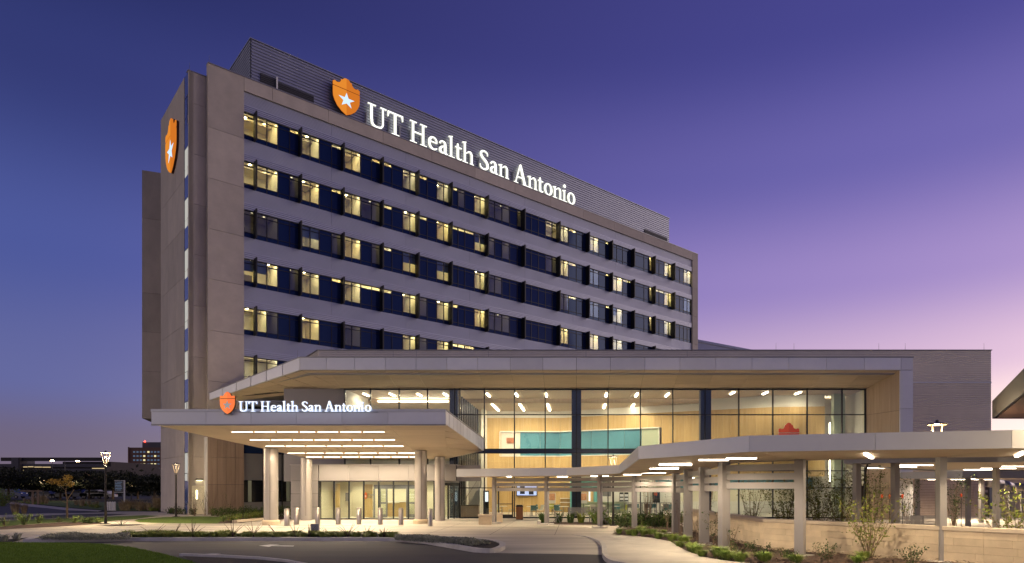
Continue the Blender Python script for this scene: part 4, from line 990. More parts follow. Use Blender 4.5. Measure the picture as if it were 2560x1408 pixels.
# roof sheet
q = MB(); q.prism([(CA[0]+.1,30.3),(CB[0]-.1,30.3),(CC[0]-.2,38),(CD[0]-.1,44.9),(CE[0]+.1,44.9)], [5.3,5.3,4.6,4.4,4.4], [5.45,5.45,4.75,4.55,4.55]); q.build('roof_deck', 'silver_d', can)
# soffit boards: main field (A,B,D,E)
def soff(u, v):
    a = [lerp(CA[i],CB[i],u) for i in range(3)]; b = [lerp(CE[i],CD[i],u) for i in range(3)]; return [lerp(a[i],b[i],v) for i in range(3)]
us = [(X(p,30)-CA[0])/(CB[0]-CA[0]) for p in cj]; us[0] = .006; us[-1] = .996
vs = [.008]+[k/9 for k in range(1,9)]+[.998]
for u0, u1 in zip(us[:-1], us[1:]):
    for v0, v1 in zip(vs[:-1], vs[1:]):
        c = [soff(u0+.0006,v0+.0005), soff(u1-.0006,v0+.0005), soff(u1-.0006,v1-.0005), soff(u0+.0006,v1-.0005)]
        q = MB(); q.hexa([tuple(p) for p in c]+[(p[0],p[1],p[2]+.03) for p in c]); q.build('soffit_board', 'soffit', can)
q = MB(); c = [soff(.01,.01),soff(.99,.01),soff(.99,.99),soff(.01,.99)]; q.hexa([(p[0],p[1],p[2]+.04) for p in c]+[(p[0],p[1],p[2]+.06) for p in c]); q.build('soffit_core', 'seam', can)
# folded triangle at the right (B,C,D)
for k in range(7):
    f0, f1 = k/7+.003, (k+1)/7-.003
    a0_ = [lerp(CB[i],CD[i],f0) for i in range(3)]; a1_ = [lerp(CB[i],CD[i],f1) for i in range(3)]
    def side(f):
        t = f*2 if f < .5 else 1
        return [lerp(CB[i],CC[i],f/.53) if f < .53 else lerp(CC[i],CD[i],(f-.53)/.47) for i in range(3)]
    b0_, b1_ = side(f0), side(f1); c = [a0_,b0_,b1_,a1_]; up = .012
    c = [[p[0]-(.03 if i in (1,2) else .07),p[1],p[2]+up] for i, p in enumerate(c)]
    q = MB(); q.hexa([tuple(p) for p in c]+[(p[0],p[1],p[2]+.03) for p in c]); q.build('soffit_board', 'soffit', can)
def zmain(y): return lerp(5.02,4.10,(y-30)/14.9)
def zx(x, y):
    return zmain(y)
rows = [(1080,[(635,793),(803,957),(968,1122),(1133,1247),(1260,1414),(1426,1582),(1593,1752)]),(1100,[(768,916),(925,1074),(1083,1229),(1239,1347),(1360,1508),(1518,1667),(1676,1827)]),
 (1115.5,[(882,1023),(1031,1172),(1181,1321),(1330,1436),(1445,1587),(1595,1737),(1746,1889)]),(1133,[(1043,1171),(1181,1308),(1320,1446),(1458,1555),(1567,1695),(1706,1836),(1845,1974)]),
 (1142.5,[(1177,1297),(1307,1429),(1439,1561),(1571,1667),(1676,1792),(1800,1922),(1930,2040)])]
for py, segs in rows:
    lo, hi = 30.0, 44.9
    for _ in range(30):
        m = (lo+hi)/2
        if HY-(zmain(m)-CAMH)*FPX/m < py: lo = m
        else: hi = m
    y = lo
    for a, b in segs:
        a_, b_ = 360+a/2.909, 360+b/2.909
        z = zmain(y)
        stripbox(X(a_,y)+.035, X(b_,y)-.035, y-.035, y+.035, z-.02, 'strip', can, 'light_strip', .06); downlight((X(a_,y)+X(b_,y))/2, y, z-.05, 165, can)
# columns
def col(px, Yc, r, ztop, plinth):
    x = X(px,Yc); ob = MB()
    ob.lathe(x, Yc, [(r,.0 if not plinth else .28),(r,1.9*1.0),(r-.015,1.905),(r-.015,1.925),(r,1.93),(r,2.85),(r-.012,2.855),(r-.012,2.87),(r,2.875),(r,ztop)], 36)
    c = ob.build('column', 'colmetal', can, smooth=True)
    md = c.modifiers.new('split', 'EDGE_SPLIT'); md.split_angle = R(40)
    if plinth: q = MB(); q.lathe(x, Yc, [(r+.1,0),(r+.1,.20),(r+.06,.255),(r+.0,.279)], 36); q.build('plinth', 'lime', c)
    q = MB(); q.box(x+r*.3-.006, x+r*.3+.006, Yc-r-.004, Yc-r*.85, .3, ztop-.02); q.build('seam', 'seam', c)
col(677.5, 39.0, .395, 4.46, True); col(1052.2, 40.0, .365, 4.40, True); col(766, 44.2, .355, 4.12, False); col(1099.5, 43.5, .325, 4.18, False)
# glowing sign standing on the canopy edge
cs = thing('canopy_sign', 'glowing white letters with an orange shield standing on the canopy edge', 'sign', (X(560,29.9),29.9,5.7))
xa, xb = X(597,29.85), X(929,29.85)
zb_ = Z(1029,29.85)
letters(TXT, lambda x, y, d: (xa+x, 29.9-d, zb_+y), xb-xa, Z(1003,29.85)-Z(1028,29.85), .09, cs, 'letter_cool', 'letter_halo')
shield(lambda x, y, d: (X(569.5,29.8)+x, 29.88-d, Z(1035.5,29.8)+y), X(588,29.8)-X(551,29.8), Z(980,29.8)-Z(1035.5,29.8), .13, cs, 'org3', 'org4', 'starg')
q = MB(); q.box(X(597,29.95), X(945,29.95), 29.955, 29.985, zb_-.03, zb_+.03)
for k in range(12): x = lerp(xa,xb,k/11); q.box(x-.02, x+.02, 29.985, 30.2, zb_+.0, zb_+.04)
q.box(X(560,29.9), X(580,29.9), 29.9, 29.97, 5.45, 5.6); q.build('mounting_rail', 'letter_side', cs)
for px, y in ((404,1003),(467,1003)): q = MB(); x = X(px,30.15); q.tube((x,30.15,ZCt-.01),(x,30.15,ZCt+.5),.014,.007,5); q.build('lightning_rod', 'silver_d', can)
# ================================================================ covered walkway
wk = thing('covered_walkway', 'long folded covered walkway with grey posts, slats and light strips', 'covered walkway', (2, 28, 0))
def PO(px, Y): return (X(px,Y), Y)
OUT = [PO(1141,38.3), PO(1323,35.6), PO(1417,34.4), PO(1547,29.3), (1.855,24.5), PO(1596,19.7), PO(1873,15.6), PO(2188,14.85), PO(2530,14.2), PO(2760,14.0)]
INN = [(-6.9,41.2), (-1.6,39.7), (1.6,37.0), (4.3,33.6), (5.35,29.5), (5.5,22.6), (7.0,20.95), (8.7,19.95), (10.3,19.1), (13.0,18.2)]
ZO = [2.80,2.80,2.80,2.80,2.90,3.03,3.03,3.03,3.03,3.03]; FH = [.44,.42,.40,.37,.37,.38,.38,.385,.39,.39]
for k in range(len(OUT)-1):
    a, b = OUT[k], OUT[k+1]; d = Vector((b[0]-a[0], b[1]-a[1])).normalized(); n = Vector((-d.y, d.x))*.05
    q = MB(); q.prism([(a[0]+d.x*.004,a[1]+d.y*.004),(b[0]-d.x*.004,b[1]-d.y*.004),(b[0]+n.x-d.x*.004,b[1]+n.y),(a[0]+n.x+d.x*.004,a[1]+n.y)], [ZO[k],ZO[k+1],ZO[k+1],ZO[k]], [ZO[k]+FH[k],ZO[k+1]+FH[k+1],ZO[k+1]+FH[k+1],ZO[k]+FH[k]])
    q.build('fascia_panel', 'silver', wk)
    a2, b2 = INN[k], INN[k+1]; d2 = Vector((b2[0]-a2[0], b2[1]-a2[1])).normalized(); n2 = Vector((d2.y, -d2.x))*.05
    q = MB(); q.prism([a2,b2,(b2[0]+n2.x,b2[1]+n2.y),(a2[0]+n2.x,a2[1]+n2.y)], [ZO[k]-.0,ZO[k+1],ZO[k+1],ZO[k]], [ZO[k]+.33,ZO[k+1]+.33,ZO[k+1]+.33,ZO[k]+.33]); q.build('fascia_panel', 'walkpaint', wk)
    ia, ib = .02, .985
    c = [[lerp(a[0],a2[0],ia),lerp(a[1],a2[1],ia),ZO[k]],[lerp(b[0],b2[0],ia),lerp(b[1],b2[1],ia),ZO[k+1]],[lerp(b[0],b2[0],ib),lerp(b[1],b2[1],ib),ZO[k+1]],[lerp(a[0],a2[0],ib),lerp(a[1],a2[1],ib),ZO[k]]]
    g = .004; c[0][0] += g; c[3][0] += g; c[1][0] -= g; c[2][0] -= g
    q = MB(); q.hexa([(x,y,z+.015) for x,y,z in c]+[(x,y,z+.04) for x,y,z in c]); q.build('soffit_panel', 'soffit', wk)
    q = MB(); q.hexa([(x,y,z+.045) for x,y,z in c]+[(x,y,z+.30) for x,y,z in c]); q.build('roof_deck', 'walkpaint', wk)
q = MB(); a, b = OUT[0], INN[0]; q.prism([a,b,(b[0]+.05,b[1]),(a[0]+.05,a[1])], 2.8, 3.2); q.build('fascia_panel', 'walkpaint', wk)
WC = [PO(1236,40.3), PO(1367,38.9), PO(1500,36.0), PO(1586,33.4), PO(1690,30.0), PO(1720,26.9), PO(1760,24.2), PO(1810,21.75), PO(2000,20.2), PO(2353,18.6)]
def dirat(i): a = WC[max(0,i-1)]; b = WC[min(len(WC)-1,i+1)]; return Vector((b[0]-a[0], b[1]-a[1])).normalized()
for i, c in enumerate(WC):
    zt = 2.82 if i < 5 else 2.92 if i < 7 else 3.04
    d = dirat(i); lw_, wd = (.22,.20) if i < 4 else (.22,.34)
    if i == 8: d = Vector((.8,-.6)); lw_, wd = .28,.24
    if i == 9: d = Vector((1,-.1)); lw_, wd = .19,.30
    q = MB(); q.obox(c, d, lw_, wd, .0, zt+.0); po = q.build('post', 'walkpaint', wk, bevel=.006)
    q = MB(); q.obox(c, d, lw_+.42, wd+.40, -.05, .15 if i > 3 else .09); q.build('post_base', 'kerb', po, bevel=.015)
for i in range(8):
    a, b = Vector(WC[i]), Vector(WC[i+1]); d = (b-a).normalized(); L = (b-a).length-.2; c = (a+b)/2
    e = Vector((-d.y, d.x))*-.0
    zt = 2.74 if i < 5 else 2.84 if i < 7 else 2.93
    for k in range(3):
        z = zt-.285*(k+1)+.07; q = MB(); q.obox((c.x+e.x,c.y+e.y), d, L, .06, z, z+.205); q.build('slat', 'walkpaint', wk, bevel=.004)
def wl_(px0, px1, y0, py, z):
    yy = (z-CAMH)*FPX/(HY-py); stripbox(X(px0,yy), X(px1,yy), yy-.025, yy+.025, z-.012, 'strip_walk', wk, 'light_strip', .06); downlight((X(px0,yy)+X(px1,yy))/2, yy, z-.03, 200 if px1-px0 > 30 else 110, wk)
for px0, px1, py, z in ((1267,1279,1192,2.80),(1393,1419,1192,2.80),(1477,1521,1190.5,2.80),(1559,1603,1187,2.80),(1603.5,1664,1183,2.84),(1625,1696,1172.5,2.9),(1648,1729,1163,2.95),(1747,1821,1151,3.02),(1816,1891,1146.5,3.03)): wl_(px0,px1,0,py,z)
for px0, px1, ya, yb_ in ((2164,2180,1134,1144.5),(2560,2541,1130,1140)):
    y0 = .83*FPX/(HY-ya); y1 = .83*FPX/(HY-yb_); a = Vector((X(px0,y0),y0)); b = Vector((X(px1,y1),y1)); q = MB(); q.obox((a+b)/2, b-a, (b-a).length, .09, 3.0, 3.06); q.build('light_strip', 'strip_walk', wk); downlight((a.x+b.x)/2, (a.y+b.y)/2, 2.98, 280, wk)
# ================================================================ courtyard walkway behind the low wall
w2 = thing('courtyard_walkway', 'second covered walkway behind the low limestone wall, with its own posts', 'covered walkway', (14, 27, 0))
R2 = [(8.9,22.0),(11.2,21.0),(14.5,20.6),(26,21),(26,33),(17.5,32.5),(11.2,26)]
q = MB(); q.prism(R2, 3.08, 3.30); q.build('roof_deck', 'walkpaint', w2)
q = MB(); q.prism([(x*.995+.06,y*.995+.12) for x, y in R2], 3.05, 3.075); q.build('soffit_panel', 'soffit', w2)
for a, b in zip(R2, R2[1:]+R2[:1]):
    d = Vector((b[0]-a[0], b[1]-a[1])); n = Vector((d.y,-d.x)).normalized()*.05; q = MB(); q.prism([(a[0]+n.x,a[1]+n.y),(b[0]+n.x,b[1]+n.y),b,a], 2.98, 3.31); q.build('fascia_panel', 'silver_d', w2)
for px, Yc in ((2142,22.6),(2238,22.0),(2490,29.2),(2350,31.5)):
    c = PO(px,Yc); q = MB(); q.obox(c, (1,.2), .19, .22, 0, 3.05); q.build('post', 'walkpaint', w2, bevel=.006)
for px0, px1, py in ((2245,2332,1164),(2245,2291,1168.5),(2170,2230,1171.5),(2410,2494,1175),(2453,2539,1172),(2505,2570,1167)):
    yy = .83*FPX/(HY-py); stripbox(X(px0,yy), X(px1,yy), yy-.03, yy+.03, 3.03, 'strip_walk', w2, 'light_strip', .04); downlight((X(px0,yy)+X(px1,yy))/2, yy, 3.0, 190, w2)
w3 = thing('rear_walkway', 'small far canopy on posts before the block wall at the back', 'covered walkway', (20, 40, 0))
R3 = [PO(2252,37.5),PO(2405,34.5),PO(2600,34.5),(33,44),(21.5,44.5)]
q = MB(); q.prism(R3, 2.72, 3.02); q.build('roof_deck', 'walkpaint', w3)
q = MB(); q.prism([(lerp(x,26,.01),lerp(y,40,.01)) for x, y in R3], 2.70, 2.715); q.build('soffit_panel', 'soffit', w3)
for a, b in zip(R3[:2], R3[1:3]): q = MB(); q.prism([(a[0],a[1]-.06),(b[0],b[1]-.06),(b[0],b[1]-.005),(a[0],a[1]-.005)], 2.66, 3.04); q.build('fascia_panel', 'silver_d', w3)
for px, Yc in ((2293,38.5),(2420,36),(2453,41)): q = MB(); q.obox(PO(px,Yc), (1,.1), .22, .2, 0, 2.70); q.build('post', 'walkpaint' if px != 2420 else 'greymetal', w3, bevel=.006)
for px0, px1, py in ((2320,2342,1203),(2400,2416,1199),(2425,2437,1197.5),(2378,2413,1204.5),(2435,2470,1205),(2465,2480,1200)):
    yy = .5*FPX/(HY-py); yy = min(43.5, max(36, yy)); stripbox(X(px0,yy), X(px1,yy), yy-.03, yy+.03, 2.68, 'strip_walk', w3, 'light_strip', .035); downlight((X(px0,yy)+X(px1,yy))/2, yy, 2.65, 330, w3)
# ================================================================ dark eave at the upper right
ev = thing('roof_eave', 'dark brown roof eave jutting in high at the right edge', 'roof', (22, 15, 4.5))
EV = [(14.2,22.6),(10.75,15.7),(7.0,8.4),(24,6),(34,15),(34,23.2)]
q = MB(); q.prism([(lerp(x,20,.01),lerp(y,15,.01)) for x, y in EV], 4.55, 4.6); q.build('soffit_panel', 'eave_brown', ev)
q = MB(); q.prism([(lerp(x,20,.012),lerp(y,15,.012)) for x, y in EV], 4.61, 5.1); q.build('roof_deck', 'bronze', ev)
for a, b in zip(EV, EV[1:]+EV[:1]):
    d = Vector((b[0]-a[0], b[1]-a[1])); n = Vector((-d.y,d.x)).normalized()*.05; q = MB(); q.prism([a,b,(b[0]-n.x,b[1]-n.y),(a[0]-n.x,a[1]-n.y)], 4.53, 5.13); q.build('fascia_panel', 'bronze', ev)
q = MB(); q.obox((22,16), (1,0), .4, .4, 0, 4.55); q.build('post', 'bronze', ev)
# ================================================================ ground
def sheet(name, pts, z, mat, kind='structure', px=True, thick=None):
    """flat area given by picture points on the ground (or by metres)"""
    zs_ = z if isinstance(z, (list, tuple)) else [z]*len(pts)
    w = [G(p[0], p[1], zz__) for p, zz__ in zip(pts, zs_)] if px else pts
    q = MB()
    if thick: q.prism(w, [a-thick for a in zs_], zs_)
    else: q.poly([(p[0],p[1],a) for p, a in zip(w, zs_)])
    return struct(name, q, mat, kind=kind), w
def ground_up(o):
    b = bmesh.new(); b.from_mesh(o.data)
    for f in b.faces:
        if f.normal.z < 0: f.normal_flip()
    b.to_mesh(o.data); b.free()
def strip_poly(name, pts, w, z0, z1, mat, side=1, closed=False):
    """kerb of width w along world points, cut into stones about 3 m long with open joints"""
    q = MB(); n = len(pts); N_ = []
    for i in range(n):
        a = pts[(i-1) % n] if closed or i > 0 else pts[0]; b = pts[(i+1) % n] if closed or i < n-1 else pts[-1]
        d = Vector((b[0]-a[0], b[1]-a[1])).normalized(); N_.append(Vector((-d.y, d.x))*w*side)
    z0s = z0 if isinstance(z0, list) else [z0]*n; z1s = z1 if isinstance(z1, list) else [z1]*n
    for i in range(n if closed else n-1):
        j = (i+1) % n; a, b = pts[i], pts[j]
        q.prism([a,b,(b[0]+N_[j].x,b[1]+N_[j].y),(a[0]+N_[i].x,a[1]+N_[i].y)], [z0s[i],z0s[j],z0s[j],z0s[i]], [z1s[i],z1s[j],z1s[j],z1s[i]])
    o = struct(name, q, mat); return o
def smooth(pts, n=5, closed=False):
    p = [(a[0], a[1], 0) for a in pts]
    return [(a[0], a[1]) for a in cat(p, n)]
gq = MB(); gq.poly([(-2500,-300,-.06),(2500,-300,-.06),(2500,4000,-.06),(-2500,4000,-.06)]); struct('ground', gq, 'earth')
gq = MB(); gq.poly([(-62,6),(40,6),(40,62),(-20,62),(-38,56),(-62,52)]); 
plz, _ = sheet('plaza_paving', [(-70,20),(-8,12),(40,12),(40,58),(-24,62),(-34,60),(-44,52),(-70,43)], 0.0, 'concrete', px=False)
# paving joints as shallow saw cuts
jq = MB()
for k in range(9): y = 30.5+k*1.9; jq.box(-42 if y < 40 else -16, 2 if y > 36 else -2, y-.01, y+.01, .0005, .002)
for k in range(14): x = -40+k*3.0; jq.box(x-.01, x+.01, 30.5, 44 if x > -19 else 40, .0005, .0022)
struct('paving_joint', jq, 'joint', kind='stuff')
sheet('road', [(-300,1360),(58,1357.2),(200,1355),(380,1353.2),(760,1353.2),(968,1353.5),(1060,1360),(1116,1369.5),(1185,1381.5),(1300,1384),(1414,1385),(1506,1387),(1512,1400),(1560,1425),(1640,1480),(1700,1700),(1441,2600),(-900,2600),(-1400,1450)], .004, 'asphalt')
# painted arrows
for ax, ay, sc in ((649,1364,1.0),(494,1387,1.0)):
    def gp(x, y): return G(x, y, .008)
    if ay < 1370: pts = [(647,1364.3),(676,1361.5),(700,1361.8),(682,1363.8),(736,1364.2),(733,1366.2),(680,1365.2),(672,1367.2)]
    else: pts = [(490,1386.3),(530,1384),(553,1384.3),(534,1386.8),(600,1389),(594,1390.8),(530,1388.6),(518,1390.6)]
    sheet('lane_arrow', pts, .008, 'paint')
# ---- planted island with its kerb
fk = smooth([G(58,1356.8),G(200,1354.5),G(380,1352.8),G(580,1352.6),G(760,1352.6),G(968,1353),G(1060,1359.5),G(1116,1369),G(1185,1381),G(1235,1383),G(1262,1374),G(1263,1366)], 4)
bk_ = smooth([G(1263,1366),G(1240,1358.5),G(1180,1352),G(1100,1347.5),G(980,1343.3),G(760,1340.5),G(380,1340.5),G(130,1344),G(58,1356.8)], 4)
ring = fk[:-1]+bk_[:-1]
strip_poly('kerb', ring, .22, 0, .14, 'kerb', 1, True)
cen = [(p[0], p[1]) for p in ring]
def inset(pts, w):
    out = []; n = len(pts)
    for i in range(n):
        a, b = pts[i-1], pts[(i+1) % n]; d = Vector((b[0]-a[0], b[1]-a[1])).normalized(); out.append((pts[i][0]-d.y*w, pts[i][1]+d.x*w))
    return out
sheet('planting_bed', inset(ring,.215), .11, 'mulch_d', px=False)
# left ramp corner and its little bed
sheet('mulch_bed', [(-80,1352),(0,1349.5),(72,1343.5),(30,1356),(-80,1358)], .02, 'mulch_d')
# ---- lawn in the foreground
LW = [(-500,1357.6),(0,1357.0),(180,1358.3),(260,1361),(330,1369.5),(400,1384),(455,1398),(490,1409),(540,1440),(560,1700),(-900,2200),(-1200,1480)]
lawn, lw_pts = sheet('lawn', LW, .05, 'turf')
strip_poly('lawn_edge', lw_pts[1:9], .06, 0, .045, 'mulch_d', -1)
# second bed at the bottom edge
MB2 = [(456,1390.2),(560,1394),(650,1399),(717,1406),(770,1416),(640,1445),(500,1412)]
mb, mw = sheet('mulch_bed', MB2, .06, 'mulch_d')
strip_poly('kerb', [G(*p) for p in MB2[:5]], .12, 0, .09, 'kerb', -1)
# ---- raised footpath at the right with its kerb
KP = [(1430,1337.2,.006),(1452,1340,.02),(1473,1343.3,.05),(1496,1352,.10),(1504.6,1366,.13),(1506,1383,.14),(1519,1397,.14),(1543,1404.5,.14),(1590,1410.5,.14),(1700,1422,.14),(1900,1450,.14),(2300,1500,.14)]
kp = [(*G(a,b,z),z) for a, b, z in KP]; kpc = cat(kp, 4)
strip_poly('kerb', [(a,b) for a, b, z in kpc], .16, -.02, [z+.006 for a, b, z in kpc], 'kerb', 1)
BED = [(1531,1331.5),(1578.6,1336.2),(1631,1345),(1675.5,1355.6),(1695,1368),(1719.5,1381),(1760,1394.5),(1809,1403),(1880,1411),(2000,1424),(2300,1455)]
bedp = [G(a,b,.1) for a, b in BED]
bz = [.02,.05,.10,.13,.13,.13,.13,.13,.13,.13,.13]
foot = [(a,b,z) for a, b, z in kpc]+[(9.5,14.0,.13),*[(p[0],p[1],z) for p, z in zip(bedp[::-1], bz[::-1])]]
q = MB(); q.poly(foot); sw = struct('footpath', q, 'sidewalk'); ground_up(sw)
bedw = [(p[0],p[1]) for p in bedp]
WP = [(5.6,33.0),(6.05,27.4),(6.44,22.8),(10.85,17.7),(13.4,15.0)]
BEDPOLY = bedw+[(14.5,13.2),(13.4,14.9),(10.85,17.6),(6.44,22.7),(6.05,27.3),(5.4,33),(3.5,34.6),(2.4,34.2)]
random.seed(11)
# mulch with lumps: a triangulated mound sheet
def mound(name, poly, z, amp, mat, step=.35):
    b = bmesh.new(); vs = [b.verts.new((p[0],p[1],z)) for p in poly]; f = b.faces.new(vs); bmesh.ops.triangulate(b, faces=[f])
    for _ in range(4): bmesh.ops.subdivide_edges(b, edges=[e for e in b.edges if e.calc_length() > step*2], cuts=1, use_grid_fill=False); bmesh.ops.triangulate(b, faces=b.faces)
    for v in b.verts:
        if not v.is_boundary: v.co.z += random.uniform(0, amp)
    for f in b.faces:
        f.normal_update()
        if f.normal.z < 0: f.normal_flip()
        f.smooth = True
    me = bpy.data.meshes.new(name); b.to_mesh(me); b.free(); me.materials.append(M[mat]); o = bpy.data.objects.new(name, me); COL.objects.link(o); o['kind'] = 'structure'; return o
mound('mulch_bed', BEDPOLY, .06, .14, 'mulch')
ch = MB(); rch = random.Random(21)
def inpoly(poly, x, y):
    c = False
    for (x0,y0),(x1,y1) in zip(poly, poly[1:]+poly[:1]):
        if (y0 > y) != (y1 > y) and x < (x1-x0)*(y-y0)/(y1-y0)+x0: c = not c
    return c
k = 0
while k < 9000:
    x, y = rch.uniform(1.5,13), rch.uniform(14,34.5)
    if not inpoly(BEDPOLY, x, y): continue
    k += 1; a = rch.uniform(0,6.28); l, w_ = rch.uniform(.03,.09), rch.uniform(.012,.03); c_, s_ = math.cos(a), math.sin(a); z = rch.uniform(.12,.20); dz = rch.uniform(-.03,.03)
    ch.quad((x-c_*l-s_*w_,y-s_*l+c_*w_,z),(x+c_*l-s_*w_,y+s_*l+c_*w_,z+dz),(x+c_*l+s_*w_,y+s_*l-c_*w_,z+dz),(x-c_*l+s_*w_,y-s_*l-c_*w_,z))
o = ch.build('bark_chips', 'chips', recalc=False); o['kind'] = 'stuff'; o['label'] = 'bark chips covering the planting bed along the footpath'
# hedge bed by the cafe
HB = [G(1487,1329),G(1556,1324),G(1700,1330),(4.4,33.5),(6,36.5),(5.5,38.6),(2.0,38.6)]
sheet('mulch_bed', [(-1.9,38.9),(2.2,38.2),(2.6,36.9),(5.6,33.2),(5.9,37),(5.6,41.5),(-1.6,41.5)], .03, 'mulch', px=False)
strip_poly('kerb', [G(1540,1326.5),G(1600,1329.5),G(1690,1334)], .15, 0, .13, 'kerb', 1)
strip_poly('kerb', [G(1349,1311),G(1360,1303)], .15, 0, .2, 'kerb', 1)
# ---- left side: grass, beds, far roads
gA, _ = sheet('grass_strip', [(-200,1306),(0,1302),(70,1299),(160,1296),(270,1291.5),(360,1288.3),(400,1290),(372,1293),(340,1297.5),(270,1303),(250,1306),(160,1305),(50,1312),(0,1317),(-200,1330)], .012, 'turf')
gB, gBw = sheet('grass_strip', [(335,1302),(347,1297.8),(380,1294.5),(430,1292.3),(500,1291),(560,1292.5),(620,1297),(650,1300.5),(600,1305.5),(540,1308.7),(420,1308.3),(350,1306)], .012, 'turf')
sheet('mulch_bed', [(-150,1334),(0,1317.5),(50,1312.8),(160,1305.8),(250,1306.5),(257,1309.5),(130,1317.5),(0,1324),(-150,1340)], .010, 'mulch')
sheet('mulch_bed', [(238,1314.5),(290,1311),(350,1310.5),(366,1312),(330,1314.5),(280,1315.8)], .008, 'mulch_d')
sheet('mulch_bed', [(560,1296),(603,1289),(720,1290),(730,1296.5),(690,1299.5),(640,1303),(600,1307.5),(545,1308.2)], .016, 'mulch')
strip_poly('kerb', [G(594,1307.6),G(640,1303.2),G(690,1299)], .35, 0, .16, 'lime_cap', 1)
sheet('road', [(-200,1262),(30,1263),(70,1265),(180,1277),(255,1282),(330,1285.5),(270,1290),(160,1295),(60,1298.7),(-200,1305)], .004, 'asphalt_far')
sheet('path', [(-200,1287),(0,1288),(50,1285.5),(120,1283.5),(190,1283.2),(260,1281),(300,1278.5),(395,1279),(395,1288),(330,1286),(255,1284),(200,1285.2),(110,1289),(0,1295),(-200,1294)], .008, 'sidewalk')
sheet('path', [(28,1256),(100,1263),(190,1272),(255,1276.5),(245,1279),(170,1276),(60,1265),(22,1259)], .009, 'sidewalk')
sheet('grass_strip', [(40,1252),(180,1253),(300,1258),(395,1258),(395,1277.5),(300,1277.5),(255,1275),(190,1270),(100,1261),(50,1256)], .006, 'turf')
sheet('car_park', [(-400,1240),(20,1240),(395,1241),(395,1251),(200,1252),(20,1250),(-400,1251)], .01, 'asphalt_far')
# ================================================================ limestone wall
lwall = thing('limestone_wall', 'low cream limestone block wall with a smooth cap beside the walkway', 'wall', (6.44,22.8,0))
rw_ = random.Random(9); WH = .99
for (a, b) in zip(WP[:-1], WP[1:]):
    A, B = Vector(a), Vector(b); L = (B-A).length; d = (B-A)/L; n = Vector((-d.y, d.x))     # n points to the back
    q = MB(); p = [A+n*.05, B+n*.05, B+n*.28, A+n*.28]; q.prism([(v.x,v.y) for v in p], 0, WH-.01); q.build('wall_core', 'block', lwall)
    q = MB(); e = .03; p = [A-n*.03-d*0, B-n*.03, B+n*.33, A+n*.33]; q.prism([(v.x,v.y) for v in p], WH+.004, WH+.125)
    q.build('wall_cap', 'lime_cap', lwall, bevel=.012)
    for c in range(5):
        h0 = c*.2; t = 0
        if c % 2: t = -rw_.uniform(.25,.6)
        while t < L:
            ln = rw_.choice((.78,.95,1.1,1.25)); t0, t1 = max(0,t), min(L,t+ln)
            if t1-t0 > .06:
                o = rw_.uniform(0,.003); s0, s1 = A+d*(t0+.0025), A+d*(t1-.0025)
                q = MB(); p = [s0+n*o, s1+n*o, s1+n*.06, s0+n*.06]; q.prism([(v.x,v.y) for v in p], h0+.0025 if c else -.02, h0+.1975); q.build('stone_block', 'lime', lwall, bevel=.003)
            t += ln
# stone seats by the entrance
for px, y, lab in ((1212,1312,'low limestone seat block nearest the walkway end by the entrance'),(1240,1307,'low limestone seat block half hidden behind the first walkway post')):
    x, yy = G(px, y); s = thing('stone_seat', lab, 'stone seat', (x,yy,0), 'limestone seats by the entrance')
    q = MB(); q.box(x-.36, x+.36, yy, yy+.5, 0, .48); q.build('base', 'lime', s, bevel=.01)
    q = MB(); q.box(x-.40, x+.40, yy-.04, yy+.54, .484, .60); q.build('cap', 'lime_cap', s, bevel=.012)
# ================================================================ bollards
def bollard(px, py, lab):
    x, y = G(px, py); b = thing('bollard', lab, 'bollard', (x,y,0), 'stainless bollards before the entrance')
    q = MB(); q.lathe(x, y, [(.14,0),(.14,.88),(.135,.885),(.135,.90),(.14,.905),(.137,.95),(.112,.985),(.055,1.0),(.01,1.003)], 20); o = q.build('body', 'stainless', b, smooth=True)
    md = o.modifiers.new('split', 'EDGE_SPLIT'); md.split_angle = R(50)
    q = MB(); q.lathe(x, y, [(.19,0.001),(.19,.012),(.16,.014)], 20); q.build('base_ring', 'colmetal', b); return b
bl_ = [(717,1315.3,'first bollard just right of the left front column'),(741.5,1312,'bollard directly before the left rear column'),(794,1311.5,'bollard at the left end of the entrance glass'),(845.5,1311.5,'bollard before the second glass pane of the entrance'),
 (897.5,1311.5,'bollard before the small wall sign on wood'),(950.5,1312,'bollard before the left half of the inner doors'),(1002.5,1312.7,'bollard just left of the right front column'),(1075.7,1315.8,'bollard just right of the right front column')]
for p in bl_: bollard(*p)
wp = thing('white_post', 'four', 'post') if False else None
posts_lab = ['first white post from the left beside the far road','second white post from the left beside the far road','third white post from the left beside the far road','last white post on the right beside the far road']
for k, px in enumerate((269,275.3,281.5,287)):
    x, y = G(px, 1277); b = thing('white_post', posts_lab[k], 'post', (x,y,0), 'row of white posts by the far road')
    q = MB(); q.lathe(x, y, [(.09,0),(.09,.80),(.05,.84),(.01,.85)], 12); q.build('body', 'white', b, smooth=False)
    q = MB(); q.lathe(x, y, [(.12,0.0),(.12,.03)], 12); q.build('base', 'kerb', b)
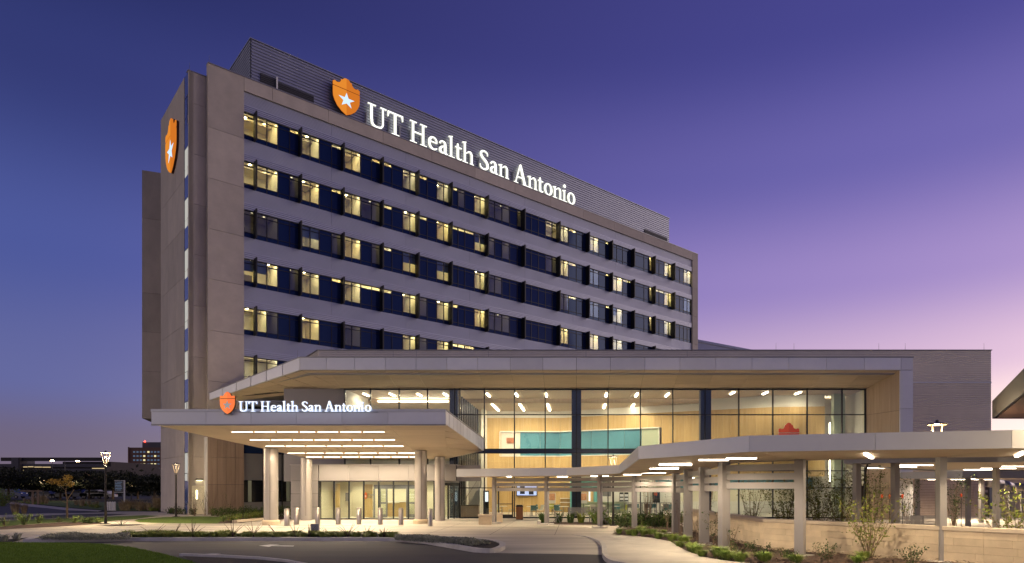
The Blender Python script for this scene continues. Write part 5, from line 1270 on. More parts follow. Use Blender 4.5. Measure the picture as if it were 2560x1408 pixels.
# ================================================================ lamp posts
def lamp_post(x, y, h, lab, hot=False, power=60, full=True):
    t = thing('lamp_post', lab, 'street lamp', (x,y,0), 'lamp posts with V shaped heads')
    q = MB(); q.lathe(x, y, [(.16,0),(.16,.03),(.075,.06),(.07,1.0),(.06,1.02),(.055,h-.95)], 14); q.build('post', 'bronze', t)
    q = MB(); q.box(x-.2, x+.2, y-.2, y+.2, -.02, .02); q.build('base_plate', 'bronze', t)
    q = MB(); q.lathe(x, y, [(.055,h-.95),(.075,h-.93),(.075,h-.86),(.045,h-.84)], 14); q.build('collar', 'bronze', t)
    q = MB(); q.lathe(x, y, [(.05,h+.02),(.29,h-.045),(.295,h-.07),(.26,h-.075),(.02,h-.06)], 24); q.lathe(x, y, [(.045,h+.02),(.045,h+.07),(.01,h+.09)], 10); q.build('lamp_cap', 'bronze', t)
    for k in range(4):
        a = R(20+90*k); c, s = math.cos(a), math.sin(a); p0 = (x+.05*c,y+.05*s,h-.84); p1 = (x+.25*c,y+.25*s,h-.08)
        q = MB(); q.tube(p0, p1, .014, .014, 6); arm = q.build('lamp_arm', 'bronze', t)
        q = MB(); i0 = (x+.055*c,y+.055*s,h-.70); i1 = (x+.215*c,y+.215*s,h-.085); q.tube((i0[0]-.0*c,i0[1],i0[2]), (i1[0],i1[1],i1[2]), .011, .013, 6); q.build('light_strip', 'led_hot' if hot else 'led' if power else 'bronze', arm)
    if hot: q = MB(); q.lathe(x, y, [(.02,h-.085),(.27,h-.083),(.27,h-.078)], 20); q.build('lamp_lens', 'led_hot', t)
    if not power: return t
    l = bpy.data.lights.new('lamp_light', 'POINT'); l.energy = power; l.color = (1,.76,.46); l.shadow_soft_size = .12
    o = bpy.data.objects.new('lamp_light', l); COL.objects.link(o); o.parent = t; o.location = (0,0,h-.30); return t
x, y = G(264,1310); lamp_post(x, y, 4.30, 'large lamp post standing at the mulch bed tip on the left', power=2200)
x, y = G(440,1292); lamp_post(x, y, 3.95, 'lamp post at the foot of the tower end wall', power=170)
x, y = G(1533,1314); lamp_post(x, y, 3.98, 'lamp post in the hedge bed, its head above the walkway roof', power=520)
lamp_post(X(2343,21.4), 21.4, 4.28, 'bright lamp head rising behind the walkway roof before the metal hall', True, 800)
lamp_post(X(1,1) and X(2142+14,24.0), 24.0, 3.1, 'slim lamp post among the courtyard shrubs behind the wall', power=0)
lamp_post(12.5, 9.5, 4.25, 'unseen lamp post beyond the right edge, added to light the walkway front', power=900)  # unseen lamp added to brighten the walkway fascia
for px, yy, h, lab in ((108,110,3.4,'far lamp post left of the young gold tree'),(182,112,3.1,'far lamp post just right of the gold tree'),(328,118,2.65,'far lamp post right of the directory sign'),(390,122,2.55,'far lamp post close beside the tower wall')):
    lamp_post(X(px,yy), yy, h, lab, power=260)
# ================================================================ foliage kit
def leafq(q, p, size, rnd, mi=0, flat=.0):
    a = Vector((rnd.gauss(0,1), rnd.gauss(0,1), rnd.gauss(0,1)*(1-flat))).normalized(); b = a.orthogonal().normalized()
    b = (Matrix.Rotation(rnd.uniform(0,6.28), 3, a) @ b); c = a.cross(b)
    p = Vector(p); s = size*rnd.uniform(.7,1.3)
    i = len(q.v); q.v += [tuple(p-b*s), tuple(p+c*s*.5), tuple(p+b*s), tuple(p-c*s*.5)]; q.f.append((i,i+1,i+2,i+3)); q.m.append(mi)
def crown_mesh(rnd, blobs, n, size, mat, flat=.3):
    q = MB()
    for _ in range(n):
        cx, cy_, cz, r, rz = rnd.choice(blobs)
        d = Vector((rnd.gauss(0,1), rnd.gauss(0,1), rnd.gauss(0,1))).normalized()*(rnd.random()**.45)
        leafq(q, (cx+d.x*r, cy_+d.y*r, cz+d.z*rz), size, rnd, 0, flat)
    return q.mesh('crown', mat, recalc=False)
def bg_tree(name, lab, x, y, h, wdt, mat='leaf_oak', seed=0, n=6500, leaf=.19, group='dark trees before the far buildings'):
    rnd = random.Random(seed); t = thing(name, lab, 'tree', (x,y,0), group)
    q = MB(); q.tube((0,0,-.1),(rnd.uniform(-.2,.2),0,h*.45),.035*h,.02*h,8)
    for k in range(6):
        a = k*1.05+rnd.uniform(-.3,.3); q.tube((0,0,h*.3+.03*k),(math.cos(a)*wdt*.32,math.sin(a)*wdt*.32,h*rnd.uniform(.55,.8)),.015*h,.005*h,6)
    inst('trunk', q.mesh('trunk', 'bark'), (x,y,0), t)
    bl = []
    for k in range(16):
        a = rnd.uniform(0,6.28); rr = wdt*.5*math.sqrt(rnd.random())*.8; zz2 = h*(.35+.5*rnd.random()*(1-.45*rr/(wdt*.5)))
        bl.append((math.cos(a)*rr, math.sin(a)*rr, zz2, wdt*rnd.uniform(.12,.22), h*rnd.uniform(.09,.15)))
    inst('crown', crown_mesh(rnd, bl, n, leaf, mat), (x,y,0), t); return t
# background trees
for k, (px, py_top, yy, w, lab) in enumerate((
  (20,1160,118,15,'wide dark oak at the left edge before the garage'),(95,1163,112,14,'dark oak behind the first far lamp post'),(150,1180,116,12,'dark oak behind the young gold tree'),
  (222,1182,125,13,'dark round tree left of the large lamp post'),(282,1165,120,15,'tall dark oak behind the directory sign'),(345,1180,124,12,'dark oak right of the directory sign'),(385,1182,118,9,'dark tree touching the edge of the tower wall'),(-40,1150,110,18,'dark oak mostly beyond the left edge'))):
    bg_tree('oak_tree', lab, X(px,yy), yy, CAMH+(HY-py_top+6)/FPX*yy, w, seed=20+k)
mass = MB(); rm_ = random.Random(77)
for _ in range(9000):
    x = rm_.uniform(-150,60); y = rm_.uniform(150,175); leafq(mass, (x, y, abs(rm_.gauss(0,1))*2.2+.3), .55, rm_, 0, .2)
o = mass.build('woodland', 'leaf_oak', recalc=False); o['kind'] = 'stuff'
# ================================================================ far buildings
gb = thing('parking_garage', 'long low parking garage with lit decks beyond the dark trees', 'building', (X(120,230),230,0))
def zy(py, yy): return CAMH+(HY-py)/FPX*yy
yy = 230
q = MB(); q.box(X(-90,yy), X(262,yy), yy+.5, yy+40, 0, zy(1166,yy)); q.build('wall', 'garage', gb)
for z0, z1, x0, x1, m in ((zy(1153,yy),zy(1144,yy),3,262,'garage'),(zy(1168,yy),zy(1160,yy),-90,262,'garage_l'),(zy(1183,yy),zy(1172,yy),130,262,'garage_l'),(zy(1196,yy),zy(1185,yy),-90,262,'garage')):
    q = MB(); q.box(X(x0,yy), X(x1,yy), yy-.2, yy+.3, z0, z1); q.build('parapet_panel', m, gb)
q = MB(); q.box(X(34,yy), X(52,yy), yy-1, yy+6, 0, zy(1145,yy)); q.build('stair_tower', 'garage_l', gb)
q = MB(); q.box(X(53,yy), X(56,yy), yy-1, yy+2, 0, zy(1144,yy)); q.build('stair_tower', 'garage', gb)
q = MB(); q.box(X(140,yy), X(262,yy), yy+3, yy+30, zy(1166,yy), zy(1153,yy)-.1); q.build('wall', 'garage', gb)
for px0, px1, py in ((60,70,1167.5),(72,85,1167),(88,106,1167.8),(108,128,1168),(232,262,1171),(30,38,1177),(60,64,1176),(160,185,1184),(187,206,1185)):
    q = MB(); q.box(X(px0,yy), X(px1,yy), yy-.35, yy-.21, zy(py+1.1,yy), zy(py-.6,yy)); q.build('deck_light', 'garlit', gb)
q = MB(); q.box(X(160,yy), X(206,yy), yy-.34, yy-.22, zy(1190,yy), zy(1186.5,yy)); q.build('window', 'windim', gb)
for px, py, yy2, lab in ((130.5,1152,190,'tall light mast before the garage, left one'),(194,1153,180,'tall light mast with a starry lamp before the garage, right one')):
    t = thing('light_mast', lab, 'street lamp', (X(px,yy2),yy2,0), 'tall light masts by the garage'); zt = zy(py,yy2); x = X(px,yy2)
    xm = x if px < 150 else X(162,yy2)
    q = MB(); q.tube((xm,yy2,0),(xm,yy2,zt+.2),.12,.07,8); q.build('mast', 'garage_l', t)
    q = MB(); q.tube((xm,yy2,zt+.15),(x,yy2,zt+.25),.05,.05,6); q.box(x-.35,x+.35,yy2-.15,yy2+.15,zt+.12,zt+.25); q.build('lamp_arm', 'garage_l', t)
    q = MB(); q.box(x-.36,x+.36,yy2-.2,yy2+.2,zt-.12,zt+.115); q.build('lamp_lens', 'farlamp', t)
ht = thing('brick_hotel', 'dark brick hotel block with scattered lit windows far behind the trees', 'building', (X(360,320),320,0))
yy = 320
q = MB(); q.box(X(322,yy), X(420,yy), yy, yy+18, 0, zy(1119,yy)); q.build('wall', 'brick', ht)
q = MB(); q.box(X(349,yy), X(420,yy), yy+2, yy+14, zy(1119,yy), zy(1105,yy)); q.build('roof_house', 'garage_l', ht)
q = MB(); q.box(X(355,yy), X(357.5,yy), yy+1.5, yy+2, zy(1105,yy), zy(1102,yy)); q.build('warning_light', 'redlamp', ht)
rh = random.Random(4); litset = {(1,3),(1,6),(2,3),(3,0),(3,2),(3,3),(3,5),(3,6),(5,2),(5,3),(5,5),(5,6),(0,4)}
for r_ in range(6):
    for c in range(8):
        px = 333+c*8.4+(2 if c > 3 else 0); py = 1128+r_*10.2
        w = MB(); w.box(X(px,yy), X(px+5,yy), yy-.06, yy+.02, zy(py+4.2,yy), zy(py,yy))
        w.build('window', 'winlit' if (r_,c) in litset else 'windim', ht)
q = MB(); q.box(X(321,yy), X(324,yy), yy-.4, yy+.05, 0, zy(1118,yy)); q.build('corner_pier', 'brick', ht)
# ================================================================ directory sign, gate frame, parked cars
yy = 88; x = X(311,yy)
t = thing('directory_sign', 'pale directory board hung on a tall post before the trees', 'sign', (x,yy,0))
q = MB(); q.tube((x,yy,0),(x,yy,zy(1201,yy)),.09,.08,8); q.build('post', 'white', t)
q = MB(); q.box(X(287,yy), X(309.5,yy), yy-.05, yy+.05, zy(1230.5,yy), zy(1202,yy)); pb = q.build('board', 'cardark', t)
q = MB()
for k in range(6): q.box(X(289,yy), X(290.5+(k*37%5),yy), yy-.06, yy-.051, zy(1206.4+k*3.9,yy), zy(1204.8+k*3.9,yy)); q.box(X(293,yy), X(306-(k*3%4),yy), yy-.06, yy-.051, zy(1206.4+k*3.9,yy), zy(1205,yy)-k*3.9*yy/FPX)
q.build('text_line', 'windim', pb)
q = MB(); q.box(X(286,yy), X(310,yy), yy-.06, yy+.06, zy(1202,yy), zy(1201,yy)); q.box(X(286,yy), X(310,yy), yy-.06, yy+.06, zy(1231.5,yy), zy(1230.5,yy)); q.build('frame', 'white', pb)
yy = 84
t = thing('timber_gate_frame', 'T shaped pale beam on two posts beside the far road', 'gate frame', (X(88,yy),yy,0))
for px in (81.5,95): q = MB(); q.box(X(px-1.4,yy), X(px+1.4,yy), yy-.08, yy+.08, 0, zy(1229.5,yy)); q.build('post', 'twig', t)
q = MB(); q.box(X(50,yy), X(104,yy), yy-.1, yy+.1, zy(1229.4,yy), zy(1226,yy)); q.build('beam', 'twig', t)
def car(x, y, ln, h, mat, lab, face=1):
    t = thing('parked_car', lab, 'car', (x,y,0), 'cars in the far car park')
    w = 1.8; pr = [(-.5,.22),(-.5,.50),(-.46,.60),(-.36,.62),(-.28,.97),(-.22,1.0),(.12,1.0),(.16,.98),(.29,.64),(.45,.58),(.5,.48),(.5,.22)]
    q = MB(); s = [(x+face*a*ln, b*h) for a, b in pr]
    i = len(q.v); q.v += [(a,y-w/2*(.86 if b > .7*h else 1),b) for a, b in s]+[(a,y+w/2*(.86 if b > .7*h else 1),b) for a, b in s]; n = len(s)
    q.f += [tuple(range(n)), tuple(range(2*n-1,n-1,-1))]+[(k,(k+1)%n,n+(k+1)%n,n+k) for k in range(n)]; q.m += [0]*(n+2); q.build('body', mat, t)
    for a0, a1 in ((-.28,-.10),(-.085,.08),(.095,.22)):
        q = MB(); q.hexa([(x+face*a0*ln,y-w/2-.006,.66*h),(x+face*(a1+.03)*ln,y-w/2-.006,.66*h),(x+face*(a1+.03)*ln,y-w/2+.2,.66*h),(x+face*a0*ln,y-w/2+.2,.66*h),(x+face*a0*ln,y-w/2*.87-.01,.93*h),(x+face*(a1-.02)*ln,y-w/2*.87-.01,.93*h),(x+face*(a1-.02)*ln,y-w/2*.87+.2,.93*h),(x+face*a0*ln,y-w/2*.87+.2,.93*h)]); q.build('window', 'black', t)
    for a in (-.31,.31):
        for s_ in (-1,1):
            q = MB(); q.tube((x+a*ln,y+s_*(w/2-.2),.33),(x+a*ln,y+s_*(w/2+.01),.33),.33,.33,14); o = q.build('wheel', 'tyre', t)
            q = MB(); q.tube((x+a*ln,y+s_*(w/2+.011),.33),(x+a*ln,y+s_*(w/2+.02),.33),.19,.19,10); q.build('rim', 'greymetal', o)
    for a, m in ((.495,'white'),(-.497,'redorange')):
        for s_ in (-1,1): q = MB(); q.box(x+face*a*ln-.02,x+face*a*ln+.03,y+s_*.6-.18,y+s_*.6+.18,.5*h,.57*h); q.build('headlight' if a > 0 else 'tail_light', m, t)
for px, ln, h, m, lab, f in ((238,4.7,1.68,'carwhite','white estate car parked in the far car park',1),(197,4.6,1.75,'carblue','blue and silver van parked left of the white car',1),(117,4.5,1.45,'cardark','dark saloon car parked behind the far lamp post',1),(160,4.4,1.45,'cardark','dark blue hatchback parked under the gold tree crown',-1),(30,4.8,1.9,'carblue','pale blue car parked at the left end of the car park',1),(258,4.4,1.45,'carwhite','pale car half hidden behind the large lamp post',-1)):
    car(X(px,128), 128, ln, h, m, lab, f)
# ================================================================ young trees, shrubs, grasses
def shrub(name, lab, x, y, h, spread, stems, leaves, leaf, mat, seed, z=0., bare=.35, group=None, catname='shrub', twigm='twig', lean=1.0, r0=.014):
    rnd = random.Random(seed); t = thing(name, lab, catname, (x,y,z), group); q = MB(); tips = []
    for k in range(stems):
        a = rnd.uniform(0,6.28); sp = spread*math.sqrt(rnd.random())*lean; hh = h*rnd.uniform(.7,1.0)
        p = Vector((rnd.gauss(0,.03), rnd.gauss(0,.03), -.03)); d = Vector((math.cos(a)*sp, math.sin(a)*sp, hh)); n = 4; prev = p
        for i in range(1,n+1):
            f = i/n; c = p+Vector((d.x*f**1.25, d.y*f**1.25, d.z*f))+Vector((rnd.gauss(0,.02),rnd.gauss(0,.02),0))*h*.5
            q.tube(prev, c, r0*(1-.75*(i-1)/n), r0*(1-.75*f)+.001, 5, caps=False)
            if f > bare: tips += [(prev,c)]
            if i >= 2 and rnd.random() < .8:
                e = c+Vector((rnd.gauss(0,1),rnd.gauss(0,1),abs(rnd.gauss(.6,.5))))*h*.10; q.tube(c, e, r0*.35, .002, 4, caps=False); tips.append((c,e))
            prev = c
    inst('stem', q.mesh('stem', twigm, recalc=False), (x,y,z), t)
    if leaves:
        q = MB()
        for _ in range(leaves):
            a, b = rnd.choice(tips); c = a.lerp(b, rnd.random())+Vector((rnd.gauss(0,1),rnd.gauss(0,1),rnd.gauss(0,1)))*leaf*1.4; leafq(q, c, leaf, rnd, 0, .3)
        inst('foliage', q.mesh('foliage', mat, recalc=False), (x,y,z), t)
    return t
# gold lit young tree at the left
x, y = G(168,1296.5)
tr = thing('young_tree', 'slender young tree with a gold lit crown on the grass strip', 'tree', (x,y,0)); rnd = random.Random(8)
q = MB(); q.tube((0,0,-.05),(.0,0,1.3),.07,.05,8); q.tube((0,0,1.3),(-.15,.05,2.0),.045,.03,6); q.tube((0,0,1.3),(.5,.0,2.05),.04,.02,6); q.tube((0,0,1.0),(-.45,0,1.3),.02,.008,5); q.tube((0,0,.5),(.16,0,.9),.015,.006,5)
q.tube((-.15,.05,2.0),(-.9,0,2.6),.022,.008,5); q.tube((-.15,.05,2.0),(.1,.1,2.85),.022,.008,5); q.tube((-.1,0,.35),(-.1,0,.75),.01,.005,4)
inst('trunk', q.mesh('trunk', 'bark'), (x,y,0), tr)
inst('crown', crown_mesh(rnd, [(-.25,0,2.55,.45,.32),(.05,0,2.85,.3,.22),(-.75,0,2.55,.42,.2),(-1.15,.1,2.6,.35,.22),(.25,0,2.4,.25,.2)], 1100, .045, 'leaf_gold'), (x,y,0), tr)
# shrubs on the left mulch bed
for k, (px, py, h, sp, lf, m, lab) in enumerate(((10,1316,.62,.35,90,'leaf_mid','spiky green plant at the left edge of the mulch bed'),(62,1312,.72,.7,420,'leaf_mid','round brown green shrub on the mulch bed near the left edge'),(97,1308.5,.55,.4,200,'leaf_mid','small shrub right of the round shrub on the mulch bed'),
   (146,1305.5,.4,.5,120,'leaf_dark','low sprawling shrub below the young gold tree'),(188,1307.5,.45,.35,150,'leaf_mid','wispy shrub in the middle of the mulch bed'),(213,1308,.38,.3,160,'leaf_dark','small dark shrub left of the large lamp post'),(225,1308.3,.42,.32,180,'leaf_dark','dark round shrub next to the large lamp post'),(246,1308.2,.36,.3,110,'leaf_mid','little shrub touching the large lamp post base'))):
    x, y = G(px,py); shrub('garden_shrub', lab, x, y, h, sp, 9, lf*2, .035, m, 40+k, bare=.15)
# grasses at the far left
def tuft_mesh(seed, n, h, spread, mat, w=.012, droop=.5):
    rnd = random.Random(seed); q = MB()
    for _ in range(n):
        a = rnd.uniform(0,6.28); r = spread*math.sqrt(rnd.random())*.35; L = h*rnd.uniform(.6,1.1); o = spread*rnd.uniform(.3,1)
        c, s = math.cos(a), math.sin(a); px_, py_ = -s*w, c*w
        p0 = (r*c, r*s, -.02); p1 = (r*c+o*.35*c, r*s+o*.35*s, L*.7); p2 = (r*c+o*c, r*s+o*s, L*(1-droop*rnd.uniform(.1,.7)))
        i = len(q.v); q.v += [(p0[0]-px_,p0[1]-py_,p0[2]),(p0[0]+px_,p0[1]+py_,p0[2]),(p1[0]+px_*.8,p1[1]+py_*.8,p1[2]),(p1[0]-px_*.8,p1[1]-py_*.8,p1[2]),(p2[0],p2[1],p2[2])]
        q.f += [(i,i+1,i+2,i+3),(i+3,i+2,i+4)]; q.m += [0,0]
    return q.mesh('tuft', mat, recalc=False)
def tuft(name, lab, me, x, y, z, sc, rz, group, catname='grass clump'):
    o = inst(name, me, (x,y,z), None, rz, sc); return tag(o, lab, catname, group)
strawm = tuft_mesh(1, 160, .9, .45, 'straw', .014, .25); sedges = [tuft_mesh(10+k, 170, .30, .36, 'sedge', .009, .85) for k in range(4)]
x, y = G(38,1285); tuft('feather_grass', 'large pale feather grass clump at the bend of the far road', strawm, x, y, 0, 1.25, 0, None)
x, y = G(60,1284); tuft('feather_grass', 'smaller pale feather grass clump, right of the large one', strawm, x, y, 0, 1.0, 2, None)
x, y = G(8,1266); shrub('garden_shrub', 'big grey green bush at the left edge above the far road', x, y, 2.0, 1.6, 16, 1200, .08, 'leaf_mid', 61, bare=.1)
for k, (px, py, s) in enumerate(((62,1257,1),(72,1257,.9),(98,1258,1.1),(106,1258,1.2),(114,1258,1),(190,1263,1),(206,1264,1.1),(223,1264,1),(243,1264,.9),(305,1276,1.4),(313,1276,1.6),(321,1276,1.5),(345,1275,1.5),(360,1275,1.4),(372,1276,1.3),(388,1274,1.2))):
    x, y = G(px,py); tuft('feather_grass', 'dry grass clump in the beds along the far road', strawm, x, y, 0, s*.75, k, 'dry grasses along the far road')
rf = random.Random(55)
for k in range(46):
    px = rf.choice((rf.uniform(50,120), rf.uniform(185,262), rf.uniform(298,394))); py = 1257+(px-50)*.058+rf.uniform(-2.5,2.5); x, y = G(px, max(1255, py))
    tuft('feather_grass', 'dry grass clump in the beds along the far road', strawm if rf.random() < .5 else sedges[k%4], x, y, 0, rf.uniform(.4,1.1)*(1 if k % 2 else 1.6), k, 'dry grasses along the far road')
# low hedge plants at the foot of the tower
for k, (px, py, h, sp) in enumerate(((424,1284,.5,.5),(434,1285,.55,.5),(445,1285.5,.6,.55),(458,1286,.55,.5),(470,1286.5,.6,.45),(482,1287.5,.6,.3))):
    x, y = G(px,py); shrub('hedge_plant', 'low dark green plant at the foot of the tower end wall', x, y, h, sp, 8, 260, .05, 'leaf_dark', 80+k, bare=.0, group='low plants at the tower foot')
for k, (px, py, h, lab) in enumerate(((487,1290,2.1,'bare many stemmed shrub before the lit service door'),(512,1289,2.0,'bare shrub beside the bright pillar edge'),(530,1290,2.2,'bare shrub before the left of the wood panels'),(572,1288,1.9,'thin bare shrub before the right of the wood panels'))):
    x, y = G(px,py); shrub('bare_shrub', lab, x, y, h, .75, 9, 30, .03, 'leaf_mid', 90+k, bare=.5, r0=.011)
for k in range(22):
    px = 535+k*8.8; py = 1290+(k%3)*1.5 if px < 640 else 1293-(k%3)*1.2; x, y = G(px, py if px < 660 else 1292)
    shrub('hedge_plant', 'leafy shrub of the dark border before the grey panelled front', x, y, rw_.uniform(.5,.8), .45, 8, 260, .05, 'leaf_dark' if k % 3 else 'leaf_mid', 120+k, bare=.0, group='border shrubs before the tower front')
for k, (px, py) in enumerate(((557,1305.5),(577,1305),(588,1304),(600,1301.5),(612,1299.5),(624,1299),(636,1297.5),(648,1297))):
    x, y = G(px,py); shrub('hedge_plant', 'bright leafy plant along the pale ramp edge', x, y, .45, .4, 7, 200, .045, 'leaf_lit' if k % 2 else 'leaf_mid', 150+k, bare=.0, group='plants along the ramp edge')
# island planting: sedges, silver ground cover and red yucca stalks
rs_ = random.Random(31); n = 0
for k in range(64):
    px = 322+k*10.5+rs_.uniform(-3,3)
    if px > 990: break
    if rs_.random() < .10: continue
    for row in ((0,1) if rs_.random() < .6 else (0,)):
        py = (1343.5 if row else 1341.2)+rs_.uniform(-.5,.5)+(.8 if px > 900 else 0); x, y = G(px+row*5, py, .11)
        tuft('sedge_clump', 'green sedge clump in the kerbed island', sedges[rs_.randrange(4)], x, y, .11, rs_.uniform(.55,1.2), rs_.uniform(0,6), 'sedge clumps in the island')
sg_ = MB(); rg = random.Random(13)
for poly, cnt in (([(95,1349.5),(120,1345.2),(180,1342.6),(250,1341.8),(325,1341.5),(325,1348.2),(200,1349.8)],7000),([(985,1346),(1050,1348),(1100,1350),(1170,1354),(1225,1359),(1185,1365),(1120,1361),(1060,1354.5),(990,1350.5)],7000)):
    w = [G(a,b,.11) for a, b in poly]; xs_ = [p[0] for p in w]; ys_ = [p[1] for p in w]
    def inside(x, y):
        c = False
        for (x0,y0),(x1,y1) in zip(w, w[1:]+w[:1]):
            if (y0 > y) != (y1 > y) and x < (x1-x0)*(y-y0)/(y1-y0)+x0: c = not c
        return c
    k = 0
    while k < cnt:
        x, y = rg.uniform(min(xs_),max(xs_)), rg.uniform(min(ys_),max(ys_))
        if not inside(x, y): continue
        hz = .13+.10*(math.sin(x*2.3)*math.sin(y*2.1)+1)*.5
        leafq(sg_, (x,y,.11+hz*rg.random()), .035, rg, 0, .2); k += 1
o = sg_.build('ground_cover', 'silverleaf', recalc=False); o['kind'] = 'stuff'; o['label'] = 'silvery ground cover at both ends of the island'
def yucca(px, py, seed, h):
    rnd = random.Random(seed); x, y = G(px,py,.11); q = MB()
    for k in range(rnd.randint(3,6)):
        a = rnd.uniform(-1,1); dx_ = a*h*.8; dy_ = rnd.uniform(-.2,.2); hh = h*(1-.45*abs(a)); prev = Vector((0,0,0))
        for i in range(1,5):
            f = i/4; c = Vector((dx_*f**1.4, dy_*f, hh*f)); q.tube(prev, c, .017*(1.15-f*.8), .017*(1.1-f*.95)+.003, 4, caps=False); prev = c
    o = inst('red_yucca', q.mesh('red_yucca', 'bark', recalc=False), (x,y,.11), None)
    return tag(o, 'thin spiky plant standing up out of the sedge island', 'plant', 'thin spiky plants in the island')
for k, (px, h) in enumerate(((383,.6),(436,.55),(481,.6),(533,.3),(582,.62),(634,.55),(693,.55),(739,.5),(772,.45),(826,.5),(870,.55),(917,.45),(960,.35))): yucca(px, 1342.3, 200+k, h*1.25)
x, y = G(304,1312.5); q = MB()
for a in (-1.0,-.3,0,.1,.9): q.tube((x,y,0),(x+a*.45,y,.45-.2*abs(a)),.012,.003,4,caps=False)
tag(q.build('red_yucca', 'leaf_dark'), 'lone thin plant in the little bed by the large lamp post', 'plant')
for px, py in ((8,1354),(40,1350.5)):
    x, y = G(px,py); o = inst('agave', tuft_mesh(int(px)+300, 26, .35, .35, 'silverleaf', .03, .3), (x,y,.02), None); tag(o, 'small grey agave in the dark bed at the left edge', 'plant', 'agaves in the corner bed')
ub = thing('utility_box', 'small grey box on a stub standing in the sedge island', 'utility box', (*G(788,1339,.11),.11)); x, y = G(788,1339,.11)
q = MB(); q.box(x-.17,x+.17,y-.08,y+.08,.28,.62); q.build('housing', 'boxgrey', ub, bevel=.01); q = MB(); q.box(x-.05,x+.05,y-.05,y+.05,.05,.28); q.build('stub_post', 'greymetal', ub)
# lawn blades near the camera
bl2 = MB(); rl = random.Random(17); poly = lw_pts
def inpoly(poly, x, y):
    c = False
    for (x0,y0),(x1,y1) in zip(poly, poly[1:]+poly[:1]):
        if (y0 > y) != (y1 > y) and x < (x1-x0)*(y-y0)/(y1-y0)+x0: c = not c
    return c
k = 0
while k < 90000:
    y = rl.uniform(18.5, 27.2); x = rl.uniform(-28, -8)
    if not inpoly(poly, x, y): continue
    a = rl.uniform(0,6.28); hgt = rl.uniform(.03,.07); w = .010; c, s = math.cos(a)*w, math.sin(a)*w; i = len(bl2.v)
    bl2.v += [(x-c,y-s,.045),(x+c,y+s,.045),(x+rl.gauss(0,.02),y+rl.gauss(0,.02),.05+hgt)]; bl2.f.append((i,i+1,i+2)); bl2.m.append(0); k += 1
o = bl2.build('grass', 'blade', recalc=False); o['kind'] = 'stuff'; o['label'] = 'mown lawn grass in the near left corner'
# ---- right bed: clumps, saplings and shrubs
small = [tuft_mesh(30+k, 240, .27, .30, 'clump', .008, .45) for k in range(3)]
cl = [(1545,1332),(1565,1334.5),(1588,1336),(1612,1337.5),(1634,1338.5),(1640,1346),(1662,1345),(1684,1352),(1704,1367),(1718,1374),(1733,1379),(1748,1382),(1768,1392),(1788,1393),(1812,1398),(1860,1402),(1915,1404),(1710,1358),(1597,1330.5),(1655,1332.5),(1994,1406),(2130,1407),(2172,1400)]
for k, (px, py) in enumerate(cl):
    x, y = G(px,py,.12); tuft('green_clump', 'bright green clump edging the mulch bed by the footpath', small[k%3], x+rs_.uniform(-.15,.15), y+rs_.uniform(-.15,.15), .10, rs_.uniform(.7,1.5), k, 'green clumps along the mulch bed')
for k, (px, py, h, sp, lab) in enumerate(((1845,1391,.5,.42,'low dark shrub at the foot of the limestone wall, left one'),(1900,1401,.5,.35,'bushy dark shrub before the corner of the limestone wall'),(1968,1398,.35,.35,'small dark shrub beside the corner post base'),(2066,1403,.55,.4,'airy small shrub before the limestone wall right of the corner post'),(2280,1418,.6,.4,'small dark shrub at the bottom edge before the wall'))):
    x, y = G(px,py,.12); shrub('garden_shrub', lab, x, y, h, sp, 10, 320, .028, 'leaf_dark', 400+k, z=.1, bare=.1)
x, y = G(2172,1397,.12); shrub('leafy_shrub', 'tall many stemmed shrub with small lit leaves before the limestone wall', x, y, 1.95, .95, 20, 620, .042, 'leaf_lit', 501, z=.1, bare=.3, r0=.013)
x, y = G(2535,1410,.12); shrub('leafy_shrub', 'tall many stemmed shrub with green leaves at the right edge', x, y, 2.0, 1.0, 20, 900, .042, 'leaf_lit', 502, z=.1, bare=.3, r0=.013)
for k, (px, Yp, h, lv, lab) in enumerate(((1786,23.6,1.25,60,'thin leafy sapling between the two thick walkway posts'),(1744,25.6,1.6,14,'bare sapling behind the third thick post'),(1703,28.3,1.5,10,'bare sapling by the first thick post'),(1668,31.5,1.7,50,'sapling with sparse leaves in the planted corner'),(1830,21.5,.9,20,'short twig in the mulch right of the thick post'))):
    shrub('sapling', lab, X(px,Yp), Yp, h, .3, 6, lv*2, .035, 'leaf_dark', 520+k, z=.08, bare=.3, r0=.011)
# hedge bed near the cafe
for k in range(34):
    px = 1492+(k%17)*12.4+rs_.uniform(-3,3); Yp = (39.2 if k < 17 else 36.6)-(px-1492)*.012; 
    if Yp < 37 and px < 1545: continue
    shrub('hedge_plant', 'glossy dark green plant of the hedge before the cafe glass', X(px,Yp), Yp, rs_.uniform(.55,.85), .5, 7, 230, .06, 'leaf_dark' if k % 3 else 'leaf_mid', 600+k, z=.02, bare=.0, group='hedge plants before the cafe glass')
for k, px in enumerate((1357,1397,1427,1453,1487)):
    x = X(px,40.5); o = inst('strap_leaf_plant', tuft_mesh(700+k, 40, .75, .5, 'leaf_dark' if k != 3 else 'leaf_lit', .035, .4), (x,40.5,.02), None); tag(o, ['strap leaved plant beside the second slender post','strap leaved plant left of the metal bench','strap leaved plant under the left of the metal bench','bright strap leaved plant in the middle of the metal bench','strap leaved plant beside the third slender post'][k], 'plant')
x, y = X(1617,35.5), 35.5; shrub('bare_shrub', 'tall bare branched small tree in the hedge bed before the cafe', x, y, 3.6, .8, 9, 60, .04, 'leaf_dark', 651, bare=.4, r0=.022)
shrub('bare_shrub', 'thin bare small tree seen between the first thick posts', X(1770,34), 34, 3.3, .6, 8, 60, .04, 'leaf_dark', 652, bare=.4, r0=.018)
